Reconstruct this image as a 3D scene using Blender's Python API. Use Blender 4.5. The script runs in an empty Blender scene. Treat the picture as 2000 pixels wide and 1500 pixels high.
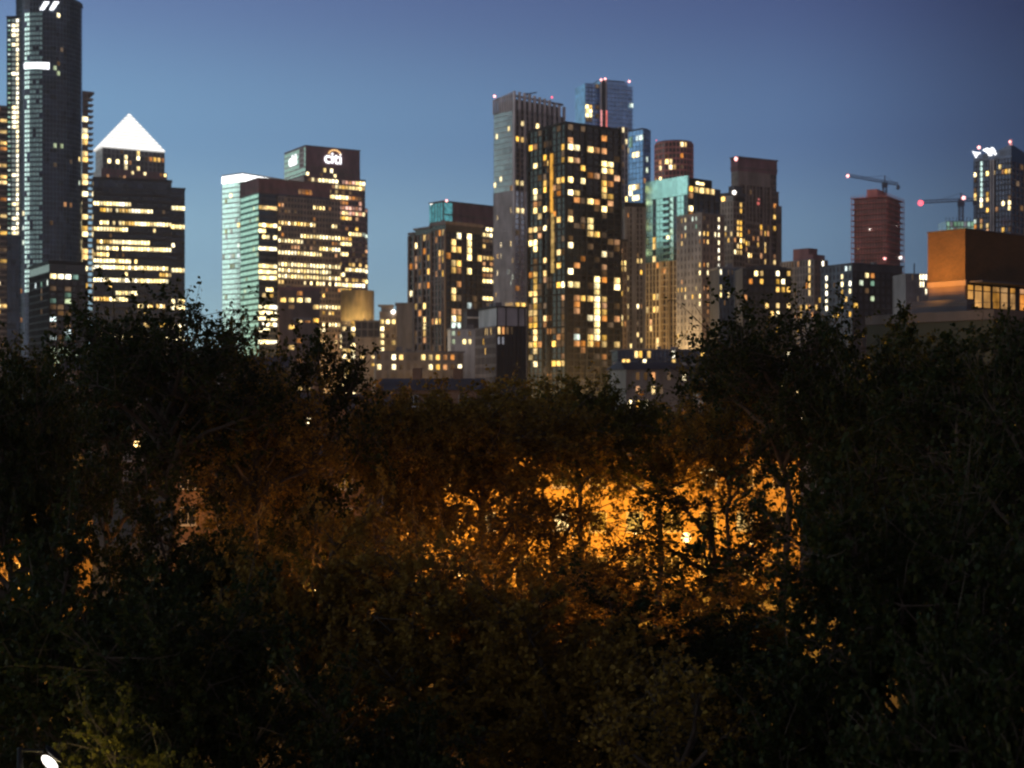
import bpy, math, random
import numpy as np
from mathutils import Vector, Matrix

# ------------------------------------------------------------------ camera, sky, light
F = 2000 * 50 / 36.0          # focal length in photo pixels
CZ, HY = 14.0, 770.0          # camera height, photo row of the horizon
scene = bpy.context.scene
C = scene.collection
cam_d = bpy.data.cameras.new("camera"); cam = bpy.data.objects.new("camera", cam_d); C.objects.link(cam)
cam.location = (0, 0, CZ); cam.rotation_euler = (math.radians(90), 0, 0)
cam_d.lens = 50; cam_d.sensor_width = 36; cam_d.shift_y = 0.01
cam_d.clip_start = 0.5; cam_d.clip_end = 20000
cam_d.dof.use_dof = True; cam_d.dof.focus_distance = 44; cam_d.dof.aperture_fstop = 0.85
scene.camera = cam
scene.view_settings.view_transform = 'Standard'; scene.view_settings.look = 'None'
scene.view_settings.exposure = 0; scene.view_settings.gamma = 1
scene.render.engine = 'CYCLES'
scene.cycles.max_bounces = 5; scene.cycles.diffuse_bounces = 2; scene.cycles.glossy_bounces = 3
scene.cycles.transmission_bounces = 3; scene.cycles.transparent_max_bounces = 6
scene.cycles.sample_clamp_indirect = 1.0; scene.cycles.sample_clamp_direct = 3.5
scene.cycles.use_denoising = True
scene.cycles.filter_width = 2.2

def S2L(c):
    return tuple((v/255/12.92 if v/255 <= .04045 else ((v/255+.055)/1.055)**2.4) for v in c) + (1,)

world = bpy.data.worlds.new("World"); scene.world = world; world.use_nodes = True
def build_world():
    nt = world.node_tree; nt.nodes.clear(); N = nt.nodes.new; L = nt.links.new
    out = N('ShaderNodeOutputWorld'); bg = N('ShaderNodeBackground'); L(bg.outputs[0], out.inputs[0])
    tc = N('ShaderNodeTexCoord'); sp = N('ShaderNodeSeparateXYZ'); L(tc.outputs['Generated'], sp.inputs[0])
    def ramp(src, stops):
        r = N('ShaderNodeValToRGB'); L(src, r.inputs[0]); r.color_ramp.interpolation = 'EASE'
        e = r.color_ramp.elements
        while len(e) < len(stops): e.new(.5)
        for q, (p, c) in zip(e, stops): q.position = p; q.color = c
        return r.outputs[0]
    def mr(src, a, b, c=0, d=1, smooth=True):
        m = N('ShaderNodeMapRange'); m.interpolation_type = 'SMOOTHSTEP' if smooth else 'LINEAR'
        L(src, m.inputs[0])
        for i, v in zip((1, 2, 3, 4), (a, b, c, d)): m.inputs[i].default_value = v
        return m.outputs[0]
    def mix(f, a, b, bt='MIX'):
        m = N('ShaderNodeMix'); m.data_type = 'RGBA'; m.blend_type = bt
        if isinstance(f, (int, float)): m.inputs[0].default_value = f
        else: L(f, m.inputs[0])
        for s, v in ((6, a), (7, b)):
            if isinstance(v, tuple): m.inputs[s].default_value = v
            else: L(v, m.inputs[s])
        return m.outputs[2]
    z = sp.outputs['Z']; x = sp.outputs['X']; y = sp.outputs['Y']
    left = ramp(z, [(0.0, S2L((176, 212, 214))), (.10, S2L((142, 180, 202))), (.18, S2L((116, 154, 188))), (.28, S2L((96, 120, 164))), (.6, S2L((22, 34, 66)))])
    right = ramp(z, [(0.0, S2L((120, 150, 170))), (.10, S2L((88, 114, 146))), (.18, S2L((68, 88, 130))), (.28, S2L((52, 63, 106))), (.6, S2L((10, 14, 34)))])
    c = mix(mr(x, -.36, .36, smooth=False), left, right)
    dim = mr(x, .17, .38, 1, .45); cc = N('ShaderNodeCombineXYZ')
    for i in range(3): L(dim, cc.inputs[i])
    c = mix(1.0, c, cc.outputs[0], 'MULTIPLY')
    # the afterglow that lingers to the west, left of the frame
    gl = ramp(z, [(0.0, (1.0, 1.22, .98, 1)), (.10, (.72, 1.0, .92, 1)), (.3, (.2, .38, .46, 1)), (.6, (.02, .04, .08, 1))])
    c = mix(mr(x, -.42, -.72), c, gl)
    # the sky behind the viewer is already dark and tinted by the city
    dk = ramp(z, [(0.0, (.42, .37, .39, 1)), (.2, (.26, .23, .26, 1)), (.6, (.05, .05, .07, 1))])
    c = mix(mr(y, .3, -.4), c, dk)
    L(c, bg.inputs[0]); bg.inputs[1].default_value = 1.2
build_world()
sun_d = bpy.data.lights.new("afterglow", 'SUN'); sun = bpy.data.objects.new("afterglow", sun_d); C.objects.link(sun)
sun_d.energy = .5; sun_d.angle = math.radians(35); sun_d.color = (.85, .92, 1.0)
sun.rotation_euler = (math.radians(78), 0, math.radians(-75))

# ------------------------------------------------------------------ materials
MATS = {}
def nodes(name):
    m = bpy.data.materials.new(name); m.use_nodes = True; nt = m.node_tree; nt.nodes.clear()
    return m, nt, nt.nodes.new, nt.links.new
def wall_mat(name, col, rough=.75, scale=.25, var=.35, bump=0.0, metal=0, spec=.3):
    m, nt, N, L = nodes(name)
    o = N('ShaderNodeOutputMaterial'); b = N('ShaderNodeBsdfPrincipled'); L(b.outputs[0], o.inputs[0])
    tc = N('ShaderNodeTexCoord'); n = N('ShaderNodeTexNoise'); n.inputs['Scale'].default_value = scale; n.inputs['Detail'].default_value = 8
    mp = N('ShaderNodeMapping'); mp.inputs['Scale'].default_value = (1, 1, .35)
    L(tc.outputs['Object'], mp.inputs[0]); L(mp.outputs[0], n.inputs['Vector'])
    r = N('ShaderNodeValToRGB'); L(n.outputs[0], r.inputs[0])
    r.color_ramp.elements[0].position = .3; r.color_ramp.elements[1].position = .7
    r.color_ramp.elements[0].color = tuple(v*(1-var) for v in col)+(1,)
    r.color_ramp.elements[1].color = tuple(min(1, v*(1+var)) for v in col)+(1,)
    L(r.outputs[0], b.inputs['Base Color'])
    b.inputs['Roughness'].default_value = rough; b.inputs['Metallic'].default_value = metal
    b.inputs['Specular IOR Level'].default_value = spec
    MATS[name] = m; return m
def glass_mat(name, col, metal=.35, rough=.12, cell=(3, 3, 3), var=.8, bump=.15):
    m, nt, N, L = nodes(name)
    o = N('ShaderNodeOutputMaterial'); b = N('ShaderNodeBsdfPrincipled'); L(b.outputs[0], o.inputs[0])
    tc = N('ShaderNodeTexCoord'); sn = N('ShaderNodeVectorMath'); sn.operation = 'SNAP'; sn.inputs[1].default_value = cell
    L(tc.outputs['Object'], sn.inputs[0]); w = N('ShaderNodeTexWhiteNoise'); L(sn.outputs[0], w.inputs['Vector'])
    r = N('ShaderNodeValToRGB'); L(w.outputs[0], r.inputs[0])
    r.color_ramp.elements[0].color = tuple(v*(1-var) for v in col)+(1,); r.color_ramp.elements[1].color = tuple(v*(1+var*.6) for v in col)+(1,)
    L(r.outputs[0], b.inputs['Base Color'])
    n = N('ShaderNodeTexNoise'); n.inputs['Scale'].default_value = .35; n.inputs['Detail'].default_value = 3
    L(tc.outputs['Object'], n.inputs['Vector']); bp = N('ShaderNodeBump'); bp.inputs['Strength'].default_value = bump; bp.inputs['Distance'].default_value = .25
    L(n.outputs[0], bp.inputs['Height']); L(bp.outputs[0], b.inputs['Normal'])
    b.inputs['Metallic'].default_value = metal; b.inputs['Roughness'].default_value = rough
    MATS[name] = m; return m
def lit_mat(name, col, strength, vary=.65, sample=False, nscale=2.2):
    m, nt, N, L = nodes(name)
    o = N('ShaderNodeOutputMaterial'); e = N('ShaderNodeEmission'); L(e.outputs[0], o.inputs[0]); e.inputs[0].default_value = col+(1,)
    if vary:
        oi = N('ShaderNodeObjectInfo'); ge = N('ShaderNodeNewGeometry'); a = N('ShaderNodeMath'); a.operation = 'ADD'
        L(oi.outputs['Random'], a.inputs[0]); L(ge.outputs['Random Per Island'], a.inputs[1])
        fr = N('ShaderNodeMath'); fr.operation = 'FRACT'; L(a.outputs[0], fr.inputs[0])
        mr = N('ShaderNodeMapRange'); L(fr.outputs[0], mr.inputs[0]); mr.inputs[3].default_value = strength*(1-vary); mr.inputs[4].default_value = strength*(1+vary)
        tc = N('ShaderNodeTexCoord'); n = N('ShaderNodeTexNoise'); n.inputs['Scale'].default_value = .55; L(tc.outputs['Object'], n.inputs['Vector'])
        n.noise_dimensions = '4D'; L(fr.outputs[0], n.inputs['W'])
        m2 = N('ShaderNodeMapRange'); L(n.outputs[0], m2.inputs[0]); m2.inputs[1].default_value = .3; m2.inputs[2].default_value = .62; m2.inputs[3].default_value = .35; m2.inputs[4].default_value = 1.25
        mu = N('ShaderNodeMath'); mu.operation = 'MULTIPLY'; L(mr.outputs[0], mu.inputs[0]); L(m2.outputs[0], mu.inputs[1]); L(mu.outputs[0], e.inputs[1])
        wn = N('ShaderNodeTexWhiteNoise'); wn.noise_dimensions = '1D'; L(fr.outputs[0], wn.inputs['W'])
        cm = N('ShaderNodeMix'); cm.data_type = 'RGBA'; L(wn.outputs[0], cm.inputs[0]); cm.inputs[6].default_value = tuple(v*(1, .86, .6)[i] for i, v in enumerate(col))+(1,); cm.inputs[7].default_value = tuple(v*.75+.25*(1, .95, .85)[i] for i, v in enumerate(col))+(1,)
        L(cm.outputs[2], e.inputs[0])
    else: e.inputs[1].default_value = strength
    m.cycles.emission_sampling = 'AUTO' if sample else 'NONE'
    MATS[name] = m; return m
# lit window colours
lit_mat('P', (1, .50, .40), 1.1); lit_mat('amber', (1, .50, .10), .62, .4); lit_mat('W', (1.0, .82, .40), 3.2); lit_mat('Y', (1.0, .62, .12), 1.6); lit_mat('O', (1.0, .40, .08), .75)
lit_mat('D', (1.0, .58, .28), .13); lit_mat('C', (.72, .95, 1.0), 1.3); lit_mat('T', (.35, .8, .7), .5)
lit_mat('X', (1.0, .93, .72), 3.8, .3); lit_mat('G', (.75, 1.0, .66), .75)
lit_mat('lamp_white', (1, .92, .82), 8, 0); lit_mat('lamp_red', (1.0, .10, .14), 3, 0); lit_mat('lamp_pink', (1.0, .42, .40), 4, 0)
lit_mat('lamp_sodium', (1.0, .62, .22), 40, 0); lit_mat('crown_cyan', (.10, .55, .85), .75, .3); lit_mat('sign_white', (.95, .97, 1), 2.6, 0)
lit_mat('sign_gold', (1, .6, .25), 1.6, 0); lit_mat('pyramid_light', (1, 1, .98), 3.2, 0)
def pyramid_mat():
    m, nt, N, L = nodes('pyramid_roof'); o = N('ShaderNodeOutputMaterial'); e = N('ShaderNodeEmission'); L(e.outputs[0], o.inputs[0]); e.inputs[0].default_value = (1, .98, .94, 1)
    tc = N('ShaderNodeTexCoord'); wv = N('ShaderNodeTexWave'); wv.bands_direction = 'Z'; wv.inputs['Scale'].default_value = .11; wv.inputs['Distortion'].default_value = .6; L(tc.outputs['Object'], wv.inputs[0])
    mr = N('ShaderNodeMapRange'); L(wv.outputs[1], mr.inputs[0]); mr.inputs[3].default_value = .80; mr.inputs[4].default_value = 1.8; L(mr.outputs[0], e.inputs[1]); m.cycles.emission_sampling = 'NONE'; MATS['pyramid_roof'] = m
pyramid_mat()
lit_mat('strip_gold', (1.0, .52, .06), .8, .25)
glass_mat('g_dark', (.028, .040, .066), .45, .14); glass_mat('g_black', (.018, .018, .022), .12, .16)
glass_mat('g_pale', (.60, .68, .72), .85, .16, var=.25); glass_mat('g_teal', (.36, .60, .55), .9, .15, var=.22)
glass_mat('g_blue', (.18, .30, .52), .85, .14, var=.35); glass_mat('g_cyan', (.62, .82, .70), .9, .18, var=.15)
glass_mat('g_brown', (.07, .045, .035), .4, .2)
wall_mat('w_charcoal', (.035, .032, .034)); wall_mat('w_black', (.018, .018, .02)); wall_mat('w_concrete', (.34, .30, .27))
wall_mat('w_grey', (.20, .19, .20)); wall_mat('w_stone', (.22, .17, .15)); wall_mat('w_steel', (.42, .38, .39), .5, metal=.1)
wall_mat('w_brown', (.15, .11, .105)); wall_mat('w_maroon', (.19, .095, .11)); wall_mat('w_white', (.62, .60, .57))
wall_mat('w_tan', (.55, .42, .24)); wall_mat('w_teal', (.16, .33, .31)); wall_mat('w_beige', (.30, .25, .21)); wall_mat('w_rust', (.60, .21, .19))
wall_mat('w_slate', (.06, .06, .075)); wall_mat('w_dim', (.08, .07, .07)); wall_mat('crane', (.08, .09, .14), .6)
wall_mat('w_midblue', (.10, .13, .17)); wall_mat('w_fin', (.6, .54, .55)); wall_mat('w_hedge', (.025, .03, .022)); wall_mat('metal_dark', (.03, .03, .032), .5, metal=.6)

def brick_mat(name, c1, c2, mortar, scale=4.4):
    m, nt, N, L = nodes(name)
    o = N('ShaderNodeOutputMaterial'); b = N('ShaderNodeBsdfPrincipled'); L(b.outputs[0], o.inputs[0])
    tc = N('ShaderNodeTexCoord'); mp = N('ShaderNodeMapping'); sp = N('ShaderNodeSeparateXYZ'); L(tc.outputs['Object'], sp.inputs[0])
    ad = N('ShaderNodeMath'); L(sp.outputs[0], ad.inputs[0]); L(sp.outputs[1], ad.inputs[1]); cb = N('ShaderNodeCombineXYZ')
    L(ad.outputs[0], cb.inputs[0]); L(sp.outputs[2], cb.inputs[1])
    br = N('ShaderNodeTexBrick'); L(cb.outputs[0], br.inputs['Vector']); br.inputs['Scale'].default_value = scale
    br.inputs['Color1'].default_value = c1+(1,); br.inputs['Color2'].default_value = c2+(1,); br.inputs['Mortar'].default_value = mortar+(1,)
    br.inputs['Mortar Size'].default_value = .012
    n = N('ShaderNodeTexNoise'); n.inputs['Scale'].default_value = .6; n.inputs['Detail'].default_value = 6; L(tc.outputs['Object'], n.inputs['Vector'])
    mx = N('ShaderNodeMix'); mx.data_type = 'RGBA'; mx.blend_type = 'MULTIPLY'; mx.inputs[0].default_value = .6
    L(br.outputs[0], mx.inputs[6]); L(n.outputs[1] if False else n.outputs[0], mx.inputs[7]); L(mx.outputs[2], b.inputs['Base Color'])
    b.inputs['Roughness'].default_value = .85; MATS[name] = m
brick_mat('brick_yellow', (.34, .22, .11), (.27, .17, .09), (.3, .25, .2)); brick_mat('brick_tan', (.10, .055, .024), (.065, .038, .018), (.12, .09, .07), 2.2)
brick_mat('brick_brown', (.30, .16, .10), (.22, .12, .08), (.3, .27, .22))

def leaf_mat(name, c1, c2, c3):
    m, nt, N, L = nodes(name)
    o = N('ShaderNodeOutputMaterial'); ge = N('ShaderNodeNewGeometry'); r = N('ShaderNodeValToRGB'); L(ge.outputs['Random Per Island'], r.inputs[0])
    e = r.color_ramp.elements; e.new(.5)
    for q, p, c in zip(e, (0, .6, 1), (c1, c2, c3)): q.position = p; q.color = c+(1,)
    d = N('ShaderNodeBsdfPrincipled'); d.inputs['Roughness'].default_value = .55; L(r.outputs[0], d.inputs['Base Color'])
    d.inputs['Specular IOR Level'].default_value = .15
    t = N('ShaderNodeBsdfTranslucent'); L(r.outputs[0], t.inputs[0]); mx = N('ShaderNodeMixShader'); mx.inputs[0].default_value = .45
    L(d.outputs[0], mx.inputs[1]); L(t.outputs[0], mx.inputs[2]); L(mx.outputs[0], o.inputs[0]); MATS[name] = m
leaf_mat('leaf_green', (.018, .028, .009), (.030, .042, .012), (.06, .058, .014))
leaf_mat('leaf_brown_glow', (.15, .095, .018), (.24, .15, .028), (.32, .22, .045))  # autumn brown, brightened so the lamp wash on foliage sits in the colour
leaf_mat('leaf_yellow', (.06, .065, .012), (.09, .085, .015), (.13, .11, .02))
wall_mat('bark', (.07, .055, .042), .9, 3)
wall_mat('ground', (.035, .033, .028), .95, .2); wall_mat('asphalt', (.03, .03, .03), .8, .6); wall_mat('paving', (.10, .09, .08), .8, .8)

# ------------------------------------------------------------------ helpers
def tag(o, label=None, cat=None, group=None, kind=None):
    if label: o['label'] = label
    if cat: o['category'] = cat
    if group: o['group'] = group
    if kind: o['kind'] = kind
    return o
def empty(name, loc, rz, label, cat, group=None):
    o = bpy.data.objects.new(name, None); C.objects.link(o); o.location = loc; o.rotation_euler = (0, 0, rz)
    o.empty_display_size = 1; return tag(o, label, cat, group)
class MB:
    def __init__(s): s.v = []; s.f = []; s.mi = []; s.mats = []; s.cur = 0
    def mat(s, m):
        if m not in s.mats: s.mats.append(m)
        s.cur = s.mats.index(m); return s
    def add(s, vs, fs):
        b = len(s.v); s.v += [tuple(v) for v in vs]; s.f += [tuple(b+i for i in f) for f in fs]; s.mi += [s.cur]*len(fs)
    def box(s, x0, x1, y0, y1, z0, z1):
        s.add([(x, y, z) for z in (z0, z1) for y in (y0, y1) for x in (x0, x1)],
              [(0, 2, 3, 1), (4, 5, 7, 6), (0, 1, 5, 4), (2, 6, 7, 3), (0, 4, 6, 2), (1, 3, 7, 5)])
    def fbox(s, fr, s0, s1, z0, z1, o0, o1):
        px, py, dx, dy, nx, ny = fr
        P = lambda a, o, z: (px+dx*a+nx*o, py+dy*a+ny*o, z)
        vs = [P(a, o, z) for z in (z0, z1) for o in (o0, o1) for a in (s0, s1)]
        fs = [(0, 2, 3, 1), (4, 5, 7, 6), (0, 1, 5, 4), (2, 6, 7, 3), (0, 4, 6, 2), (1, 3, 7, 5)]
        if dx*ny-dy*nx < 0: fs = [f[::-1] for f in fs]
        s.add(vs, fs)
    def prism(s, pts, z0, z1):
        n = len(pts)
        s.add([(x, y, z0) for x, y in pts]+[(x, y, z1) for x, y in pts],
              [tuple(range(n))[::-1], tuple(range(n, 2*n))]+[(i, (i+1) % n, n+(i+1) % n, n+i) for i in range(n)])
    def bar(s, p, q, w, h=None, sides=4):
        p = Vector(p); q = Vector(q); d = (q-p).normalized(); up = Vector((0, 0, 1)) if abs(d.z) < .95 else Vector((1, 0, 0))
        a = d.cross(up).normalized(); b = a.cross(d); h = h or w; vs = []
        for e, r in ((p, 1), (q, 1)):
            for k in range(sides):
                t = 2*math.pi*(k+.5)/sides; f = .5/math.cos(math.pi/sides) if sides == 4 else .5
                vs.append(e+a*math.cos(t)*w*f+b*math.sin(t)*h*f)
        n = sides
        s.add(vs, [tuple(range(n)), tuple(range(n, 2*n))[::-1]]+[(i, n+i, n+(i+1) % n, (i+1) % n) for i in range(n)])
    def lathe(s, prof, seg=12, cx=0, cy=0):
        vs = [(cx+r*math.cos(2*math.pi*k/seg), cy+r*math.sin(2*math.pi*k/seg), z) for r, z in prof for k in range(seg)]
        fs = [(i*seg+k, i*seg+(k+1) % seg, (i+1)*seg+(k+1) % seg, (i+1)*seg+k) for i in range(len(prof)-1) for k in range(seg)]
        fs += [tuple(range(seg))[::-1], tuple((len(prof)-1)*seg+k for k in range(seg))]
        s.add(vs, fs)
    def ball(s, c, r, seg=10, rings=6):
        s.lathe([(max(.02*r, r*math.sin(math.pi*i/rings)), c[2]-r*math.cos(math.pi*i/rings)) for i in range(rings+1)], seg, c[0], c[1])
    def build(s, name, mat=None, parent=None, loc=None, smooth=False):
        me = bpy.data.meshes.new(name); me.from_pydata(s.v, [], s.f)
        for m in ([mat] if mat else s.mats): me.materials.append(MATS[m])
        if not mat and len(s.mats) > 1: me.polygons.foreach_set('material_index', s.mi)
        if smooth: me.polygons.foreach_set('use_smooth', [True]*len(me.polygons))
        o = bpy.data.objects.new(name, me); C.objects.link(o)
        if parent: o.parent = parent
        if loc: o.location = loc
        return o
def zof(py, Y): return CZ+(HY-py)/F*Y
def at(px, py, Y): return Vector(((px-1000)/F*Y, Y, zof(py, Y)))

rng = random.Random(7)
class Bld:
    """a building: near corner on the ray of photo column xc at depth D, turned by a degrees; local x runs along the right face, y along the left face"""
    def __init__(s, name, label, D, xc, a, cat='tower', group=None):
        s.a = math.radians(a); s.D = D; s.cx = (xc-1000)/F*D; s.cy = D
        s.root = empty(name, (s.cx, s.cy, 0), s.a, label, cat, group)
        s.grids = []; s.wins = []; s.seen = set()
    def wld(s, x, y): c, n = math.cos(s.a), math.sin(s.a); return s.cx+c*x-n*y, s.cy+n*x+c*y
    def solve(s, px, face, ox=0, oy=0):
        k = (px-1000)/F; X, Y = s.wld(ox, oy); c, n = math.cos(s.a), math.sin(s.a)
        return (k*Y-X)/(c-k*n) if face == 'R' else (X-k*Y)/(n+k*c)
    def z(s, py, x=0, y=0): return zof(py, s.wld(x, y)[1])
    def part(s, mb, name, mat=None, smooth=False): return mb.build(name, mat, s.root, smooth=smooth)
    def body(s, w, d, z0, z1, mat, ox=0, oy=0, name='glazing'):
        m = MB(); m.box(ox, ox+w, oy, oy+d, z0, z1); return s.part(m, name, mat)
    def roof(s, w, d, z, mat, ox=0, oy=0, h=1.2, over=.45, name='parapet'):
        m = MB(); m.box(ox-over, ox+w+over, oy-over, oy+d+over, z+.02, z+h); o = s.part(m, name, mat)
        if w > 7 and d > 6 and s.D < 700:
            q = MB()
            for i in range(rng.randint(2, 4)):
                a = ox+rng.uniform(.12, .8)*w; e = oy+rng.uniform(.15, .7)*d; bw = rng.uniform(.8, 2.2); q.box(a, a+bw, e, e+1.5, z+h+.01, z+h+rng.uniform(.6, 1.4)); s.part(q, 'roof_vent', 'w_grey'); q = MB()
            a = ox+rng.uniform(.2, .8)*w; q.bar((a, oy+d*.5, z+h+.01), (a, oy+d*.5, z+h+2.6), .14); s.part(q, 'aerial', 'w_grey')
        return o
    def facade(s, face, w, z0, z1, bay, flr, pier, span, mat, ox=0, oy=0, s0=0, pp=.35, sp=.25, name='facade_wall'):
        fr = (ox, oy, 1, 0, 0, -1) if face == 'R' else (ox, oy, 0, 1, -1, 0)
        nb = max(1, round((w-s0)/bay)); nf = max(1, round((z1-z0)/flr)); bw = (w-s0)/nb; fh = (z1-z0)/nf
        if mat:
            m = MB()
            if pier > 0:
                for i in range(nb+1):
                    c = s0+i*bw; a, b = max(s0, c-pier/2), min(w, c+pier/2)
                    m.fbox(fr, a, b, z0, z1, -.05, pp)
            if span > 0:
                for j in range(nf+1):
                    c = z0+j*fh; m.fbox(fr, s0+.02, w-.02, max(z0+.01, c-span/2), min(z1-.01, c+span/2), -.04, sp)
            s.part(m, name, mat)
        g = dict(kind='flat', face=face, fr=fr, s0=s0, w=w, z0=z0, z1=z1, bw=bw, fh=fh, nb=nb, nf=nf, ww=bw-max(pier, .25), wh=fh-max(span, .3), ox=ox, oy=oy)
        s.grids.append(g); return g
    def cyl(s, cx, cy, r, z0, z1, n, flr, pier, span, mat, a0=-180, a1=0, name='facade_wall', glass=None, gname='glazing'):
        if glass:
            m = MB(); m.prism([(cx+r*math.cos(2*math.pi*k/(2*n)), cy+r*math.sin(2*math.pi*k/(2*n))) for k in range(2*n)], z0, z1); s.part(m, gname, glass)
        nf = max(1, round((z1-z0)/flr)); fh = (z1-z0)/nf; da = math.radians((a1-a0)/n)
        m = MB(); ch = 2*r*math.sin(da/2)
        def fr(i):
            t0 = math.radians(a0)+i*da; t1 = t0+da; p = (cx+r*math.cos(t0), cy+r*math.sin(t0)); q = (cx+r*math.cos(t1), cy+r*math.sin(t1))
            L = math.hypot(q[0]-p[0], q[1]-p[1]); dx, dy = (q[0]-p[0])/L, (q[1]-p[1])/L; return (p[0], p[1], dx, dy, dy, -dx)
        for i in range(n):
            f = fr(i)
            if pier > 0: m.fbox(f, -pier/2, pier/2, z0, z1, -.1, .3)
            if span > 0:
                for j in range(nf+1):
                    c = z0+j*fh; m.fbox(f, -.01, ch+.01, max(z0+.01, c-span/2), min(z1-.01, c+span/2), -.1, .2)
        if mat: s.part(m, name, mat)
        g = dict(kind='cyl', cx=cx, cy=cy, r=r, fr=fr, nb=n, nf=nf, z0=z0, z1=z1, bw=ch, fh=fh, a0=a0, da=da, ww=ch-max(pier, .25), wh=fh-max(span, .3))
        s.grids.append(g); return g
    def cell(s, g, i, j, col, scale=(1, 1)):
        if i < 0 or j < 0 or i >= g['nb'] or j >= g['nf']: return
        key = (id(g), i, j)
        if key in s.seen: return
        s.seen.add(key)
        fr = g['fr'](i) if g['kind'] == 'cyl' else g['fr']
        sc = g['bw']/2 if g['kind'] == 'cyl' else g['s0']+(i+.5)*g['bw']
        s.wins.append((fr, sc, g['z0']+(j+.5)*g['fh'], g['ww']*scale[0], g['wh']*scale[1], col))
    def hit(s, px, py):
        k = (px-1000)/F
        for g in s.grids[::-1]:
            if g['kind'] == 'flat':
                t = s.solve(px, g['face'], g['ox'], g['oy'])
                if not (g['s0'] <= t <= g['w']): continue
                x, y = (g['ox']+t, g['oy']) if g['face'] == 'R' else (g['ox'], g['oy']+t)
                z = s.z(py, x, y)
                if g['z0'] <= z <= g['z1']: return g, int((t-g['s0'])/g['bw']), int((z-g['z0'])/g['fh'])
            else:
                X, Y = s.wld(g['cx'], g['cy']); # ray (k,1)*t
                A = k*k+1; B_ = -2*(k*X+Y); Cc = X*X+Y*Y-g['r']**2; disc = B_*B_-4*A*Cc
                if disc < 0: continue
                t = (-B_-math.sqrt(disc))/(2*A); wx, wy = k*t-X, t-Y; ang = math.atan2(wy, wx)-s.a
                i = int(((ang-math.radians(g['a0'])) % (2*math.pi))/g['da']); z = zof(py, t)
                if g['z0'] <= z <= g['z1'] and i < g['nb']: return g, i, int((z-g['z0'])/g['fh'])
        return None
    def litpx(s, pts, org=(0, 0), k=1.0):
        for p in pts:
            X, Y, col = p[0], p[1], p[2]
            h = s.hit(org[0]+X/k, org[1]+Y/k)
            if h:
                s.cell(h[0], h[1], h[2], col)
                for e in range(1, (p[3] if len(p) > 3 else 1)): s.cell(h[0], h[1]+e, h[2], col)
    def row(s, y, x0, x1, dens=1.0, cols='W', org=(0, 0), k=1.0):
        cols = 'XWW' if cols == 'X' else cols; x = org[0]+x0/k; yy = org[1]+y/k; xe = org[0]+x1/k; last = None
        while x <= xe:
            h = s.hit(x, yy)
            if h and (id(h[0]), h[1], h[2]) != last:
                last = (id(h[0]), h[1], h[2])
                if rng.random() < dens*1.25: s.cell(h[0], h[1], h[2], rng.choice(cols))
            x += .8
    def rand(s, g, dens, cols, j0=0, j1=9999, i0=0, i1=9999, clump=.0):
        for j in range(max(0, j0), min(g['nf'], j1)):
            rowd = dens*(1+clump*rng.uniform(-1, 1))
            for i in range(max(0, i0), min(g['nb'], i1)):
                if rng.random() < rowd: s.cell(g, i, j, rng.choice(cols))
    def done(s, out=.06, cap=95):
        meshes = {}; rest = MB()
        ws = sorted(s.wins, key=lambda w: -w[3]*w[4]); 
        for n, (fr, sc, z, w, h, col) in enumerate(ws):
            if n < cap:
                key = (round(w, 2), round(h, 2), col)
                if key not in meshes:
                    me = MB(); me.box(-w/2, w/2, -.05, .05, -h/2, h/2); o = me.build('lit_window', col, s.root); meshes[key] = o.data
                else:
                    o = bpy.data.objects.new('lit_window', meshes[key]); C.objects.link(o); o.parent = s.root
                o.location = (fr[0]+fr[2]*sc+fr[4]*out, fr[1]+fr[3]*sc+fr[5]*out, z); o.rotation_euler = (0, 0, math.atan2(fr[3], fr[2]))
            else:
                rest.mat(col); rest.fbox(fr, sc-w/2, sc+w/2, z-h/2, z+h/2, .01, .11)
        if rest.v: tag(rest.build('lit_window', None, s.root), kind='stuff')
    def light(s, px, py, mat, size, x=None, y=None, name='warning_light'):
        """small lamp fixed on the building at a photo point, standing on a short stalk"""
        X, Y = (x, y); wx, wy = s.wld(X, Y); k = (px-1000)/F
        p = Vector((k*wy, wy, zof(py, wy))); c, n = math.cos(s.a), math.sin(s.a)
        lx = (p.x-s.cx)*c+(p.y-s.cy)*n; ly = -(p.x-s.cx)*n+(p.y-s.cy)*c
        m = MB(); m.ball((lx, ly, p.z), size*.75); return m.build(name, mat, s.root)

def base_glow(root, lx, ly, lz, power, col=(1, .62, .22), r=1.5):  # unseen warm fill added around the buildings; no lamp is modelled for it
    ld = bpy.data.lights.new('base_glow_fill', 'POINT'); ld.energy = power; ld.color = col; ld.shadow_soft_size = r
    o = bpy.data.objects.new('base_glow_fill', ld); C.objects.link(o); o.parent = root; o.location = (lx, ly, lz); return o

# ------------------------------------------------------------------ ground
def quad(name, x0, x1, y0, y1, z, mat, kind='structure', h=0):
    m = MB(); m.box(x0, x1, y0, y1, z-.3, z); return tag(m.build(name, mat), kind=kind)
quad('ground', -2400, 2400, -200, 3400, 0, 'ground')

# ------------------------------------------------------------------ towers, left to right
# far left gold-lit balcony block
b = Bld('apartment_tower', 'tower with gold-lit balconies cut by the left edge, left of the tall round tower', 900, -70, 20)
w = b.solve(28, 'R'); h = b.z(205); b.body(w, 18, 0, h, 'g_brown'); b.roof(w, 18, h, 'w_brown')
g = b.facade('R', w, 0, h, 4.2, 3.6, .5, .5, 'w_brown')
m = MB()
for j in range(g['nf']): m.fbox(g['fr'], w*.45, w*.98, j*g['fh']+.1, j*g['fh']+1.1, .3, 1.8)
b.part(m, 'balcony', 'w_stone'); b.rand(g, .42, 'YYODW', j0=18); b.row(237, 0, 14, 1, 'Y'); b.row(420, 2, 20, 1, 'Y'); b.row(455, 2, 20, 1, 'Y'); b.done()

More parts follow.
